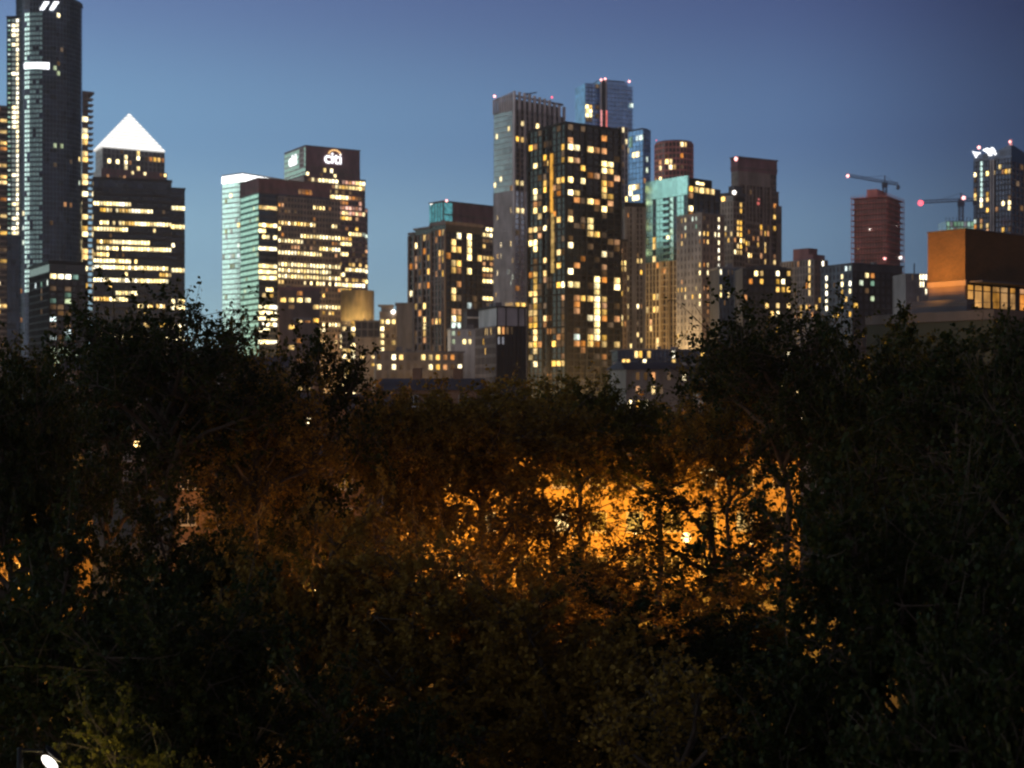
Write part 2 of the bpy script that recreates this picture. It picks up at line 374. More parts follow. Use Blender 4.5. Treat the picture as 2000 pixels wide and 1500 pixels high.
b = Bld('apartment_tower', 'tower with stacked balcony ends and yellow windows right behind the tall round tower', 960, 118, 28)
w = b.solve(172, 'R'); h = b.z(178); b.body(w, 16, 0, h, 'g_brown')
g = b.facade('R', w, 0, h, 5.2, 3.9, .5, .7, 'w_brown')
m = MB(); m.box(-.5, w+4, -.5, 16, h, h+1.6)
b.part(m, 'roof', 'w_brown')
m = MB()
for j in range(2, g['nf']): m.box(w-.5, w+3.4, -.8, 6, j*g['fh']-.2, j*g['fh']+.9)
b.part(m, 'balcony', 'w_stone')
for y in (234, 257, 268, 280, 303, 314, 348, 358, 380, 425, 448, 459, 494, 505, 520, 560): b.row(y, 158, 172, 1, 'WYY')
b.done()

# tall round tower
b = Bld('residential_tower', 'very tall dark round glass tower with white lit strip, at the left edge', 800, 97, 0)
hc = b.z(-6); b.body(13, 20, 0, b.z(30), 'g_dark', ox=-26.2, oy=6, name='side_wing')
gw = b.facade('R', 13, 0, b.z(30), 2.55, 2.73, .22, .35, 'w_charcoal', ox=-26.2, oy=6, pp=.2, sp=.3)
gc = b.cyl(-5.9, 18, 18, 0, hc, 30, 2.73, .22, .3, 'w_midblue', glass='g_dark')
m = MB(); m.prism([(-5.9+18.4*math.cos(t*math.pi/20), 18+18.4*math.sin(t*math.pi/20)) for t in range(40)], hc+.02, hc+1.4); m.box(-26.4, -13, 5.7, 26.3, b.z(30)+.02, b.z(30)+1.2)
b.part(m, 'parapet', 'w_black')
def cpx(i):
    t = math.radians(-180+(i+.5)*6); return 1000+(b.cx-5.9+18*math.cos(t))/(818+18*math.sin(t))*F
for j in range(38, gw['nf']):
    b.cell(gw, 2, j, 'X', (1.08, .78)); b.cell(gw, 0, j, 'T' if j % 3 else 'C', (.6, .4))
    if j % 2 or j > 70: b.cell(gw, 3, j, 'G', (.5, .9))
    b.cell(gw, 1, j, 'X' if rng.random() < .45 else 'g_cyan', (.9, .7))
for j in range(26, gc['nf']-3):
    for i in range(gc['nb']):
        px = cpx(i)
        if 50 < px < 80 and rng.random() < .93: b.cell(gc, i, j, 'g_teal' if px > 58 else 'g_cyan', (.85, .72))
b.litpx([(415,120,'W'),(405,500,'G'),(420,520,'G'),(435,480,'D'),(410,1075,'G'),(400,1215,'D'),(440,1075,'G'),(300,340,'C'),(300,705,'C'),(300,1025,'C'),(455,350,'D'),(480,1485,'O'),(510,1485,'O'),(575,1150,'W'),(525,1190,'D'),(575,1325,'C')], k=3.75)
b.litpx([(385,122,'D'),(262,78,'W'),(278,400,'Y'),(155,630,'O'),(265,765,'O'),(155,860,'O'),(268,485,'W'),(170,78,'W'),(170,160,'C'),(170,275,'C')], (0, 400), 3.75)
b.done()
m = MB(); fr = (0, 18-18.6, 1, 0, 0, -1)
for x0 in (80, 99):
    a = (x0-97)/F*800-.5; m.add([(a, -.9, b.z(20)), (a+2.2, -.9, b.z(20)), (a+5.4, -.9, b.z(4)), (a+2.6, -.9, b.z(4)), (a, -.4, b.z(20)), (a+2.2, -.4, b.z(20)), (a+5.4, -.4, b.z(4)), (a+2.6, -.4, b.z(4))], [(0, 1, 2, 3), (4, 7, 6, 5), (0, 4, 5, 1), (1, 5, 6, 2), (2, 6, 7, 3), (3, 7, 4, 0)])
b.part(m, 'crown_light', 'sign_white')
m = MB(); gcx = [gc['fr'](i) for i in range(gc['nb'])]
for i in range(30):
    px = cpx(i)
    if 49 < px < 99: m.fbox(gcx[i], .1, gc['bw']-.1, b.z(133+ (px-50)*.05), b.z(122), .35, .6)
b.part(m, 'light_band', 'sign_white')

# dark block in front of its foot
b = Bld('office_block', 'dark mid-rise block with cool lit windows at the foot of the round tower', 520, 96, 32, 'office block')
w = b.solve(168, 'R'); d = b.solve(58, 'L'); h = b.z(515); b.body(w, d, 0, h, 'g_black'); b.roof(w, d, h, 'w_black')
g = b.facade('R', w, 0, h-3.4, 2.7, 2.25, .5, .6, 'w_charcoal'); g2 = b.facade('L', d, 0, h-3, 2.9, 2.6, .5, .6, 'w_charcoal')
for p in [(405,630,'D'),(505,600,'D'),(505,640,'T'),(505,688,'G'),(405,690,'T'),(405,735,'D'),(460,735,'D'),(405,770,'C'),(460,775,'D'),(505,775,'D'),(405,825,'C'),(405,865,'D'),(510,865,'D'),(510,915,'C'),(405,955,'C'),(460,955,'D'),(510,955,'T'),(460,1000,'D'),(405,1048,'G'),(460,1048,'G'),(505,1048,'G'),(405,1092,'G'),(460,1092,'T'),(510,1092,'G'),(550,1092,'G'),(405,1137,'G'),(465,1137,'G'),(405,1180,'G'),(505,1180,'T'),(400,1226,'C'),(310,595,'T'),(365,592,'C'),(265,575,'C'),(310,690,'D'),(310,780,'D'),(268,485,'W'),(310,640,'D'),(510,1137,'D')]: b.litpx([p], (0, 400), 3.75)
b.row(545, 104, 140, 1, 'X'); b.row(545, 141, 150, 1, 'T'); b.row(545, 96, 102, .6, 'C'); b.done()

# pyramid-topped tower
b = Bld('office_tower', 'stone tower crowned by a brilliant white lit pyramid', 1150, 198, 30)
w = b.solve(326, 'R'); d = b.solve(183, 'L'); hs = b.z(328); h1 = b.z(287)
b.body(w, d, 0, hs, 'w_brown', name='shaft'); 
g = b.facade('R', w, hs*.55, hs, 3.3, 4.0, 1.5, 1.6, 'w_maroon'); b.facade('L', d, hs*.55, hs, 3.3, 4, 1.8, 1.8, 'w_white')
b.rand(g, .14, 'DWO', j0=g['nf']-7); b.row(342, 200, 330, .3, 'WO')
b.body(w-3, d-3, hs+.02, h1, 'w_slate', ox=1.5, oy=1.5, name='upper_stage'); g = b.facade('R', w-3, hs+.02, h1, 3.3, 4.0, 1.0, 1.0, 'w_grey', ox=1.5, oy=1.5); b.facade('L', d-3, hs, h1, 3.3, 4, 1.6, 1.6, 'w_white', ox=1.5, oy=1.5)
for x, y, c in [(800,1165,'W'),(860,1175,'W'),(915,1175,'W'),(1005,1175,'W'),(965,1180,'O'),(1068,1182,'D'),(1125,1180,'Y'),(1190,1190,'O'),(915,1135,'W'),(1005,1135,'W'),(880,1095,'D'),(995,1100,'D'),(1160,1105,'D'),(915,1210,'W'),(1005,1215,'W'),(1100,1170,'O'),(1155,1185,'Y')]: b.litpx([(x, y, c)], k=3.75)
b.done()
ap = (w*.52-2, d*.5, b.z(221, w*.5, d*.5)); m = MB(); x0, x1, y0, y1 = -.6, w-1.6, -.6, d+.6
m.add([(x0, y0, h1+.9), (x1, y0, h1+.9), (x1, y1, h1+.9), (x0, y1, h1+.9), ap], [(3, 2, 1, 0), (0, 1, 4), (1, 2, 4), (2, 3, 4), (3, 0, 4)])
m.box(x0, x1, y0, y1, h1+.03, h1+.88); b.part(m, 'pyramid_roof', 'pyramid_roof')

# dark glass office with lit floors
b = Bld('office_block', 'dark glass office block with long white lit floors below the pyramid', 890, 182, 17.5, 'office block')
w = b.solve(335, 'R'); h = b.z(350); b.body(w, 40, 0, h, 'g_dark'); b.roof(w, 40, h, 'w_charcoal', h=1.6)
g = b.facade('R', w, 0, h-5, 1.9, 4.0, .55, 1.7, 'w_charcoal', pp=.15)
w2 = b.solve(361, 'R', w+.05, 3); hb = b.z(362); b.body(w2, 34, 0, hb, 'g_dark', ox=w+.05, oy=3, name='side_bay'); g2 = b.facade('R', w2, 0, hb-2, 1.9, 4.0, .3, 1.5, 'w_charcoal', ox=w+.05, oy=3)
b.roof(w2-.5, 34, hb, 'w_charcoal', ox=w+.6, oy=3.3)
for y, x0, x1, dn, c in [(397,188,206,1,'W'),(397,212,252,1,'X'),(410,195,250,.7,'WY'),(410,250,298,1,'X'),(434,182,226,.55,'W'),(434,232,262,.6,'WY'),(434,262,334,1,'X'),(447,182,250,.85,'W'),(471,184,215,.7,'WY'),(471,215,290,1,'X'),(484,190,335,.75,'W'),(494,184,208,.8,'YW'),(494,210,245,.5,'D'),(507,188,254,.95,'W'),(520,174,324,.97,'X'),(532,316,336,.5,'Y'),(545,180,272,1,'X'),(545,278,325,1,'X'),(570,230,266,1,'W'),(583,176,210,.8,'Y'),(583,218,250,.8,'W'),(597,270,320,.5,'YW'),(610,220,300,.2,'YD'),(634,272,335,.6,'Y'),(645,186,215,.7,'Y'),(658,184,212,1,'W'),(658,218,335,.75,'YW'),(672,230,330,.2,'D')]: b.row(y, x0, x1, dn, c)
for y, dn in ((404, .9), (442, .9), (526, 1), (585, .4), (600, .7), (634, .7), (648, .6), (660, .7)): b.row(y, 336, 361, dn, 'W')
b.litpx([(1140,188,'W'),(1000,408,'W'),(820,220,'D'),(935,505,'W'),(820,590,'Y'),(1210,45,'D')], (0, 400), 3.75); b.done()
base_glow(b.root, 30, -25, 12, 70000)

# pale tower with bright roof band
b = Bld('office_tower', 'pale cyan glass tower with a blazing white band round its top', 1200, 474, 52)
w = b.solve(570, 'R'); d = b.solve(434, 'L'); h = b.z(337); hb = b.z(354); b.body(w, d, 0, hb, 'g_cyan')
g = b.facade('L', d, 0, hb, 3.4, 4.3, .35, .9, 'w_white', pp=.15, sp=.12); g2 = b.facade('R', w, 0, hb, 4, 4.3, .4, .9, 'w_grey')
m = MB(); m.box(-.3, w+.3, -.3, d+.3, hb+.02, h-1.2); b.part(m, 'light_band', 'pyramid_light'); b.roof(w, d, h-1.25, 'w_white')
b.litpx([(150,400,'W'),(130,440,'G'),(180,530,'C'),(120,600,'G'),(150,600,'C'),(125,640,'C'),(195,560,'W'),(200,690,'C'),(210,780,'C'),(150,820,'G'),(170,820,'G'),(125,1000,'G')], (400, 250), 3.0); b.row(248+250, 434, 478, .5, 'C'); b.done()

# tower carrying the illuminated sign
b = Bld('office_tower', 'tallest office tower of the left cluster, with an illuminated white sign', 1180, 597, 31)
w = b.solve(703, 'R'); d = b.solve(556, 'L'); h = b.z(285); hs = b.z(345)
b.body(w, d, hs-1, h, 'w_maroon', name='upper_stage'); b.roof(w, d, h, 'w_brown', h=.8)
g = b.facade('R', w, hs, b.z(324), 3.1, 4.3, .8, 1.2, 'w_brown'); gl = b.facade('L', d, hs, h-.5, 3.4, 4.3, .5, 1.1, 'w_white', sp=.2)
for j in range(gl['nf']):
    for i in range(gl['nb']):
        if not (j > gl['nf']-5 and i in (1, 2, 3)): b.cell(gl, i, j, 'g_cyan')
b.litpx([(600,268,'W'),(680,265,'D'),(700,238,'W'),(735,240,'W'),(820,242,'W'),(855,240,'W')], (400, 250), 3.0)
w2 = b.solve(713, 'R', -2, -1); b.body(w2, d, 0, hs, 'g_brown', ox=-2, oy=-1); b.roof(w2, d, hs, 'w_maroon', ox=-2, oy=-1)
g = b.facade('R', w2, 0, hs, 3.1, 4.3, .7, 1.5, 'w_maroon', ox=-2, oy=-1); g2 = b.facade('L', d, 0, hs, 3.4, 4.3, .5, 1.4, 'w_white', ox=-2, oy=-1)
x3 = w2-2+.05; w3 = b.solve(718, 'R', x3, 1); b.body(w3, d-4, 0, b.z(398), 'g_brown', ox=x3, oy=1, name='side_bay'); g3 = b.facade('R', w3, 0, b.z(398), 2.4, 4.3, .5, 1.5, 'w_maroon', ox=x3, oy=1)
for y, x0, x1, dn, c in [(298,600,660,.5,'DW'),(298,630,760,.9,'W'),(310,740,900,.6,'PW'),(360,730,930,.7,'YW'),(340,880,930,.8,'W'),(395,730,830,.9,'W'),(425,790,900,.8,'O'),(460,790,940,.7,'P'),(495,790,945,1,'WP'),(525,790,860,1,'Y'),(570,800,930,.2,'D'),(630,860,940,.7,'WC'),(655,795,860,.7,'Y'),(685,795,850,1,'W'),(700,860,945,.3,'D'),(745,795,835,1,'W'),(760,850,945,.6,'YD'),(812,795,940,.7,'Y'),(845,795,950,1,'X'),(880,800,945,.4,'YD'),(910,790,950,1,'X'),(942,790,860,.9,'Y'),(1215,800,850,1,'W'),(1250,790,860,1,'W'),(1285,790,830,1,'W'),(1160,800,880,.5,'Y')]: b.row(y, x0, x1, dn, c, (400, 250), 3.0)
b.rand(g, .16, 'DDOY', j0=10); b.rand(g3, .3, 'DO', j0=10); b.done()
def mesh_text(txt, size, depth, off, name, mat, parent, fr, s, z):
    cu = bpy.data.curves.new(name, 'FONT'); cu.body = txt; cu.size = size; cu.extrude = depth; cu.offset = off; cu.align_x = 'CENTER'; cu.align_y = 'CENTER'
    t = bpy.data.objects.new('tmp', cu); me = bpy.data.meshes.new_from_object(t); bpy.data.objects.remove(t); me.materials.clear(); me.materials.append(MATS[mat])
    o = bpy.data.objects.new(name, me); C.objects.link(o); o.parent = parent
    o.location = (fr[0]+fr[2]*s+fr[4]*.7, fr[1]+fr[3]*s+fr[5]*.7, z); o.rotation_euler = (math.pi/2, 0, math.atan2(fr[3], fr[2])); return o
s_ = b.solve(650, 'R'); zc = b.z(305)
mesh_text('citi', 13.5, .3, .10, 'sign', 'sign_white', b.root, (0, 0, 1, 0, 0, -1), s_, zc)
m = MB(); pr = [(s_+1.4+5.2*math.cos(math.pi*t/12), -.75, zc+3.6+3.6*math.sin(math.pi*t/12)) for t in range(13)]
for p, q in zip(pr, pr[1:]): m.bar(p, q, .9)
b.part(m, 'sign_arc', 'sign_gold')
sl = b.solve(573, 'L'); mesh_text('citi', 13.5, .3, .10, 'sign', 'sign_white', b.root, (0, 0, 0, -1, -1, 0), -sl, zc)

# tan lit annexe
b = Bld('office_block', 'rounded tan block glowing in floodlight at the foot of the sign tower', 1020, 666, 6, 'office block')
w = b.solve(731, 'R'); zt, zb = b.z(566), b.z(626); m = MB()
n = 14; pts = [(w-9+9*math.sin(math.pi/2*t/n), 9-9*math.cos(math.pi/2*t/n)) for t in range(n+1)]
pl = [(0, 0)]+pts+[(w, 28), (0, 28)]; m.prism(pl, zb, zt); b.part(m, 'upper_drum', 'w_tan')
m = MB(); m.prism([(x*.97+.6, y+.8) for x, y in pl], 0, zb-.05); b.part(m, 'glazing', 'g_brown')
m = MB()
for t in range(26): m.box(t*w/26+.1, t*w/26+.35, -.25 if t < 16 else .2, .3, zb+.4, zt-.4)
b.part(m, 'cladding_rib', 'w_tan')
g = b.facade('R', w*.8, 0, zb-.1, 3.2, 4, .5, 1.2, 'w_beige', ox=.7, oy=.75); b.rand(g, .4, 'YW', j0=2); b.done()
m = MB(); m.box(3, w-3, -5.2, -4.7, zb-3, zb-2.4); b.part(m, 'floodlight_rail', 'w_grey')
ld = bpy.data.lights.new('floodlight', 'AREA'); ld.shape = 'RECTANGLE'; ld.size = w*.8; ld.size_y = 1; ld.energy = 2600; ld.color = (1, .72, .3)
lo = bpy.data.objects.new('floodlight', ld); C.objects.link(lo); lo.parent = b.root; lo.location = (w/2, -6, zb-2); lo.rotation_euler = (math.radians(145), 0, 0)

# banded office in front
b = Bld('office_tower', 'broad banded office tower with teal side face, in front of the sign tower', 960, 505, 33)
w = b.solve(644, 'R'); d = b.solve(470, 'L'); h = b.z(349); hc = b.z(376)
b.body(w, d, 0, hc, 'g_dark'); m = MB(); m.box(-.4, w+.4, -.4, d+.4, hc+.02, h); b.part(m, 'crown', 'w_maroon')
m = MB(); m.box(-.9, w+.9, -.9, d+.9, h+.02, h+.8); m.box(-.7, w+.7, -.7, d+.7, hc+3.2, hc+3.7); b.part(m, 'cornice', 'w_brown')
x1 = b.solve(541, 'R'); w2 = b.solve(665, 'R', 0, -1.2); h2 = b.z(380)
gb = b.facade('R', x1-.1, 0, hc, 2.5, 4.0, .12, 1.6, 'w_slate', pp=.1)
gl = b.facade('L', d, 0, hc, 3.0, 4.0, .15, 1.5, 'w_teal', pp=.1)
m = MB(); m.box(x1, w2, -1.2, d, 0, h2); b.part(m, 'stone_bay', 'g_dark')
gs = b.facade('R', w2, 0, h2, 2.4, 4.0, 1.0, 1.7, 'w_stone', oy=-1.2, s0=x1)
for j in range(gl['nf']):
    for i in range(gl['nb']): b.cell(gl, i, j, 'G' if rng.random() < .05 else 'g_cyan')
O3 = (400, 250)
for y, x0, x1_, dn, c in [(460,320,420,1,'Y'),(460,430,455,1,'O'),(470,635,705,.8,'W'),(572,320,650,.85,'YW'),(590,750,780,.5,'W'),(612,325,350,1,'W'),(650,420,790,.9,'W'),(645,345,370,1,'W'),(688,430,790,.3,'OD'),(720,320,588,1,'X'),(725,610,790,1,'X'),(798,330,420,.9,'W'),(798,430,530,.8,'W'),(800,540,790,.75,'W'),(830,325,790,.93,'W'),(872,325,420,.9,'X'),(872,430,540,.9,'W'),(872,550,790,.8,'W'),(910,430,460,.8,'Y'),(910,590,790,.6,'YW'),(940,365,390,1,'W'),(985,320,400,.6,'Y'),(985,690,730,.5,'Y'),(1055,320,425,1,'X'),(1055,668,790,.9,'W'),(1090,320,425,1,'X'),(1095,560,790,.6,'YD'),(1130,330,425,1,'W'),(1168,330,425,1,'X'),(1168,672,790,.7,'W'),(1200,330,380,1,'W'),(1242,325,412,1,'X'),(1242,650,790,.5,'Y'),(1350,322,412,1,'W'),(1385,322,412,1,'X'),(1425,318,390,1,'W')]: b.row(y, x0, x1_, dn, c, O3, 3.0)
b.row(352, 540, 640, .7, 'O', O3, 3.0); b.rand(gs, .12, 'DDO'); b.done()
base_glow(b.root, 30, -30, 14, 160000); base_glow(b.root, -22, 10, 12, 60000)
m = MB(); cz = b.z(368)
for x in (.55, .6, .65, .7): m.box(w*x, w*x+2, -.55, -.41, cz-1.5, cz+1.6)
b.part(m, 'crown_window', 'O')

# brown mid-rise in front of it
b = Bld('apartment_block', 'dark brown mid-rise with one bright window row, in front of the broad office tower', 640, 545, 8, 'apartment block')
w = b.solve(625, 'R'); h = b.z(566); b.body(w, 16, 0, h, 'w_brown', name='wall'); b.roof(w, 16, h, 'w_maroon')
g = b.facade('R', w, 0, h, 3.4, 3.1, 1.3, 1.2, 'w_brown'); b.row(588, 575, 603, 1, 'W'); b.row(620, 590, 624, .6, 'YO'); b.rand(g, .2, 'DDYO'); b.done()
m = MB(); m.box(w*.35, w*.8, -.7, -.36, b.z(626), b.z(620)); b.part(m, 'canopy', 'w_grey')

# low beige buildings right of the cluster
b = Bld('apartment_block', 'pale beige block with small windows and a white rooftop lamp', 560, 741, 4, 'apartment block')
w = b.solve(774, 'R'); h = b.z(608); b.body(w, 12, 0, h, 'w_beige', name='wall'); g = b.facade('R', w, 0, h, 2.1, 2.7, .9, 1.1, 'w_beige')
m = MB(); m.box(.6, w*.8, 2, 9, h+.02, h+2.2); m.box(-.5, w*.85, -.6, 9.3, h+2.25, h+2.6); b.part(m, 'roof_room', 'w_beige')
for x, y, c in [(95,978,'W'),(128,975,'W'),(160,970,'W'),(95,1015,'W'),(130,1015,'D'),(90,1060,'W'),(95,1100,'W'),(160,1095,'Y'),(100,1145,'W'),(130,1055,'D'),(165,1060,'D')]: b.litpx([(x, y, c)], (720, 350), 3.488)
b.light(768, 609, 'lamp_white', 1.1, 5, -.8, 'rooftop_lamp'); b.done()
b = Bld('apartment_block', 'plain grey windowless slab between the beige block and the grid tower', 600, 774, 5, 'apartment block')
w = b.solve(806, 'R'); h = b.z(594); b.body(w, 14, 0, h, 'w_grey', name='wall'); b.roof(w, 14, h, 'w_grey', h=.6); b.facade('R', w, 0, h, 2.2, 2.9, .3, .5, 'w_grey', pp=.1, sp=.08); b.done()
b = Bld('apartment_block', 'low tan block with dark upper storey left of the beige block', 540, 694, 6, 'apartment block')
w = b.solve(742, 'R'); h = b.z(628); b.body(w, 14, 0, h-6, 'w_beige', name='wall'); b.body(w, 14, h-5.95, h, 'w_slate', name='upper_storey'); b.roof(w, 14, h, 'w_grey', h=.5)
g = b.facade('R', w, h-5.9, h, 2.4, 2.9, .3, .4, 'w_grey'); g = b.facade('R', w, 0, h-6, 4.4, 3, 3, 2, 'w_beige'); b.row(700, 700, 735, .8, 'Y'); b.litpx([(728, 715, 'Y'), (718, 690, 'O')]); b.done()
b = Bld('terrace', 'low beige terrace with yellow windows below the grid tower', 430, 733, 7, 'terrace')
w = b.solve(905, 'R'); h = b.z(688); b.body(w, 10, 0, h, 'w_beige', name='wall'); b.roof(w, 10, h, 'w_grey', h=.4)
g = b.facade('R', w, 0, h, 2.3, 2.9, 1.1, 1.4, 'w_beige')
for x, y, c in [(175,1200,'W'),(235,1243,'Y'),(180,1240,'O'),(60,1300,'W'),(175,1297,'W'),(395,1190,'W'),(430,1190,'Y'),(460,1190,'Y'),(525,1240,'O'),(550,1240,'O'),(400,1287,'W'),(435,1285,'W'),(495,1285,'Y'),(515,1287,'O'),(635,1287,'W')]: b.litpx([(x, y, c)], (720, 350), 3.488)
b.rand(g, .1, 'DD'); b.done()
base_glow(b.root, 12, -9, 7, 3500); base_glow(b.root, 4, 60, 8, 18000)

# grid tower
b = Bld('office_tower', 'square tower with a glowing cyan glass corner lantern, behind the grid tower', 860, 866, 40)
w = b.solve(968, 'R'); d = b.solve(838, 'L'); h = b.z(394); hc = b.z(434); b.body(w, d, 0, hc, 'g_brown'); 
g = b.facade('R', w, 0, hc, 2.7, 3.6, .5, 1.4, 'w_brown'); 
m = MB(); xs = b.solve(884, 'R'); m.box(xs, w, 0, d, hc+.02, h); b.part(m, 'crown', 'w_maroon')
m = MB(); m.box(.2, xs-.1, .2, d, hc+.02, h-.4); b.part(m, 'lantern', 'crown_cyan')
m = MB(); m.box(-.3, .3, -.3, .3, hc+.02, h); m.box(-.4, w+.3, -.35, 0.1, hc+4.5, hc+5.2); m.box(-.3, w+.4, -.4, d, h+.02, h+.8)
for i in range(1, 5): m.box(-.1, .25, d*i/5, d*i/5+.3, hc+.1, h-.1)
b.part(m, 'frame', 'w_brown')
for y, c, dn in [(300,'X',1),(340,'W',.6),(380,'W',.7),(420,'D',.8),(460,'Y',.7),(545,'Y',.8),(580,'O',.5),(620,'X',1),(655,'O',.7),(695,'W',.9),(815,'X',1),(850,'D',.3)]: b.row(y, 765, 868, dn, c, (720, 350), 3.488)
b.row(294, 590, 760, .4, 'OD', (720, 350), 3.488)
b.light(872, 392, 'lamp_pink', 1.0, 1, 0); b.light(843, 399, 'lamp_white', 1.0, 0, d-1); b.done()

b = Bld('residential_tower', 'boxy grey gridded tower with lit windows, left of the tall ribbed tower', 620, 870, 42)
w = b.solve(941, 'R'); d = b.solve(800, 'L'); h = b.z(438); hl = b.z(455, 0, d); d1 = b.solve(843, 'L'); d2 = b.solve(811, 'L')
b.body(w, d1, 0, h, 'g_black'); b.body(w*.95, d2-d1, 0, h-.9, 'g_black', oy=d1+.02, name='glazing'); b.body(w*.9, d-d2, 0, h-2.6, 'g_black', oy=d2+.04, name='glazing')
b.roof(w, d1, h, 'w_stone', h=1.5); b.roof(w*.95, d2-d1, h-.9, 'w_stone', oy=d1+.6, h=.9); b.roof(w*.9, d-d2-.6, h-2.6, 'w_stone', oy=d2+1, h=1)
g = b.facade('R', w, 0, h-3, 3.0, 3.0, .45, .5, 'w_charcoal'); b.facade('R', w, h-2.99, h, 3, 3, 3, 3, 'w_dim')
g2 = b.facade('L', d1, 0, h-2, 2.6, 3.0, .9, .5, 'w_stone'); g3 = b.facade('L', d, 0, h-3.2, 3.3, 3.0, .9, .6, 'w_stone', s0=d1+.05)
m = MB()
for s1 in (0, d1, (d1+d2)/2, d2, d): m.fbox((0, 0, 0, 1, -1, 0), s1-.4, s1+.4, 0, h-3, .2, .9)
for f_ in (.28, .5, .72): m.fbox((0, 0, 0, 1, -1, 0), 0, d, h*f_, h*f_+.5, .2, .7)
b.part(m, 'facade_rib', 'w_stone')
for x, y, c in [(667,370,'W'),(667,417,'W'),(667,463,'W'),(575,410,'Y'),(620,410,'W'),(575,460,'Y'),(620,462,'Y'),(580,550,'Y'),(622,555,'Y'),(668,555,'W'),(668,605,'W'),(575,605,'Y'),(620,600,'O'),(740,370,'O'),(742,550,'Y'),(575,745,'Y'),(560,745,'W'),(622,740,'O'),(575,793,'Y'),(622,793,'D'),(575,885,'O'),(622,885,'O'),(575,930,'W'),(625,930,'Y'),(580,980,'C'),(625,980,'C'),(675,877,'C'),(705,877,'D'),
  (395,390,'Y'),(480,375,'O'),(500,375,'Y'),(318,440,'W'),(410,520,'Y'),(480,520,'Y'),(505,520,'Y'),(315,545,'O'),(480,565,'O'),(505,565,'Y'),(407,620,'Y'),(480,620,'O'),(505,620,'Y'),(315,720,'D'),(385,720,'D'),(310,860,'Y'),(325,860,'D'),(385,860,'W'),(390,940,'Y'),(390,985,'W'),(390,1030,'Y'),(460,980,'Y'),(485,980,'Y'),(395,1120,'O'),(350,915,'O'),(500,795,'D'),(295,770,'W')]: b.litpx([(x, y, c)], (720, 350), 3.488)
b.rand(g, .12, 'DDO'); b.rand(g2, .16, 'DDO'); b.rand(g3, .16, 'DDO'); b.done()

# low dark blocks in front
b = Bld('apartment_block', 'charcoal block with grey zinc top storey and a row of yellow windows', 400, 970, 20, 'apartment block')
w = b.solve(1027, 'R'); d = b.solve(930, 'L'); h = b.z(636); ht = b.z(600); b.body(w, d, 0, h, 'w_charcoal', name='wall'); b.body(w-.6, d*.9, h+.02, ht, 'w_steel', ox=.3, oy=.3, name='top_storey'); b.roof(w, d*.9, ht, 'w_black', h=.35)
m = MB()
for x in (.02, .33, .75, .98): m.box(w*x-.12, w*x+.12, .05, .28, h+.05, ht-.05)
b.part(m, 'panel_joint', 'w_black')
g = b.facade('R', w, 0, h, 1.25, 2.7, .5, .7, 'w_charcoal'); g2 = b.facade('L', d, 0, h, 1.6, 2.7, .7, .9, 'w_stone')
for x, y, c in [(795,1015,'Y'),(815,1015,'Y'),(840,1015,'Y'),(880,1013,'Y'),(918,1013,'O'),(950,1020,'D'),(792,1105,'Y'),(797,1147,'Y'),(985,1030,'D'),(890,1110,'g_pale'),(910,1110,'g_pale'),(850,1110,'g_pale')]: b.litpx([(x, y, c)], (720, 350), 3.488)
b.done()
b = Bld('apartment_block', 'light rendered low block with two bright windows beside the charcoal block', 470, 880, 8, 'apartment block')
w = b.solve(933, 'R'); h = b.z(643); b.body(w, 10, 0, h, 'w_white', name='wall'); b.roof(w, 10, h, 'w_grey', h=.4); g = b.facade('R', w, 0, h, 1.8, 2.8, .8, 1.2, 'w_white')
for x, y, c in [(655,1105,'W'),(695,1105,'W'),(575,1065,'G'),(575,1110,'G'),(620,1060,'D'),(690,1055,'D')]: b.litpx([(x, y, c)], (720, 350), 3.488)
b.done()
b = Bld('office_block', 'dark grey block with a pale roof line behind the charcoal block', 500, 912, 10, 'office block')
w = b.solve(1000, 'R'); h = b.z(606); b.body(w, 12, 0, h, 'w_slate', name='wall'); b.roof(w, 12, h, 'w_dim', h=.5); b.facade('R', w, 0, h, 2.4, 3, .3, .4, 'w_dim'); m = MB(); m.box(0, w*.55, -.8, -.4, b.z(622), b.z(619)); b.part(m, 'ledge', 'w_white'); b.done()

# ------------------------------------------------------------------ centre and right towers
R5, K5 = (940, 130), 4.286; R6 = (940, 450); R7, K7 = (1180, 240), 5.263; R8, K8 = (1180, 500), 4.687; R9, K9 = (1500, 240), 3.26
# tall ribbed tower
b = Bld('residential_tower', 'tall ribbed tower with open finned crown and red corner lamp, behind the black tower', 800, 1004, 42)
w = b.solve(1101, 'R'); d = b.solve(965, 'L'); h = b.z(178); hc = b.z(212, 0, 0); hm = b.z(372); zb = b.z(212)
b.body(w, d, 0, zb, 'g_pale', name='glazing')
gl = b.facade('L', d, hm, zb, d/10, 3.1, .28, .25, 'w_steel', pp=.2); gr = b.facade('R', w, hm, zb, w/10, 3.1, .9, .5, 'w_stone', pp=.9)
gl2 = b.facade('L', d, 0, hm-.02, d/12, 3.1, .75, .35, 'w_steel', pp=.6); gr2 = b.facade('R', w, 0, hm-.02, w/9, 3.1, .7, .5, 'w_steel', pp=.7)
m = MB()
m.box(1.6, w-1.6, 1.6, d-1.6, zb+.02, zb+6)
b.part(m, 'plant_room', 'w_charcoal')
m = MB()
for i in range(11):
    t = w*i/10; zz = h-2.2*abs(i-2)/8 if i > 1 else h
    m.box(t-.65, t+.65, -.9, .4, zb-22 if i % 2 else zb-60, zz-(.0 if i < 8 else 1.5))
for i in range(1, 9):
    t = d*i/8; m.box(-.7, .3, t-.35, t+.35, zb-1, h-.3*i)
b.part(m, 'crown_fin', 'w_fin')
m = MB(); m.box(.41, w, .41, 1, h-3, h-1.8); m.box(.41, 1, .41, d, h-3, h-1.8); b.part(m, 'crown_beam', 'w_stone')
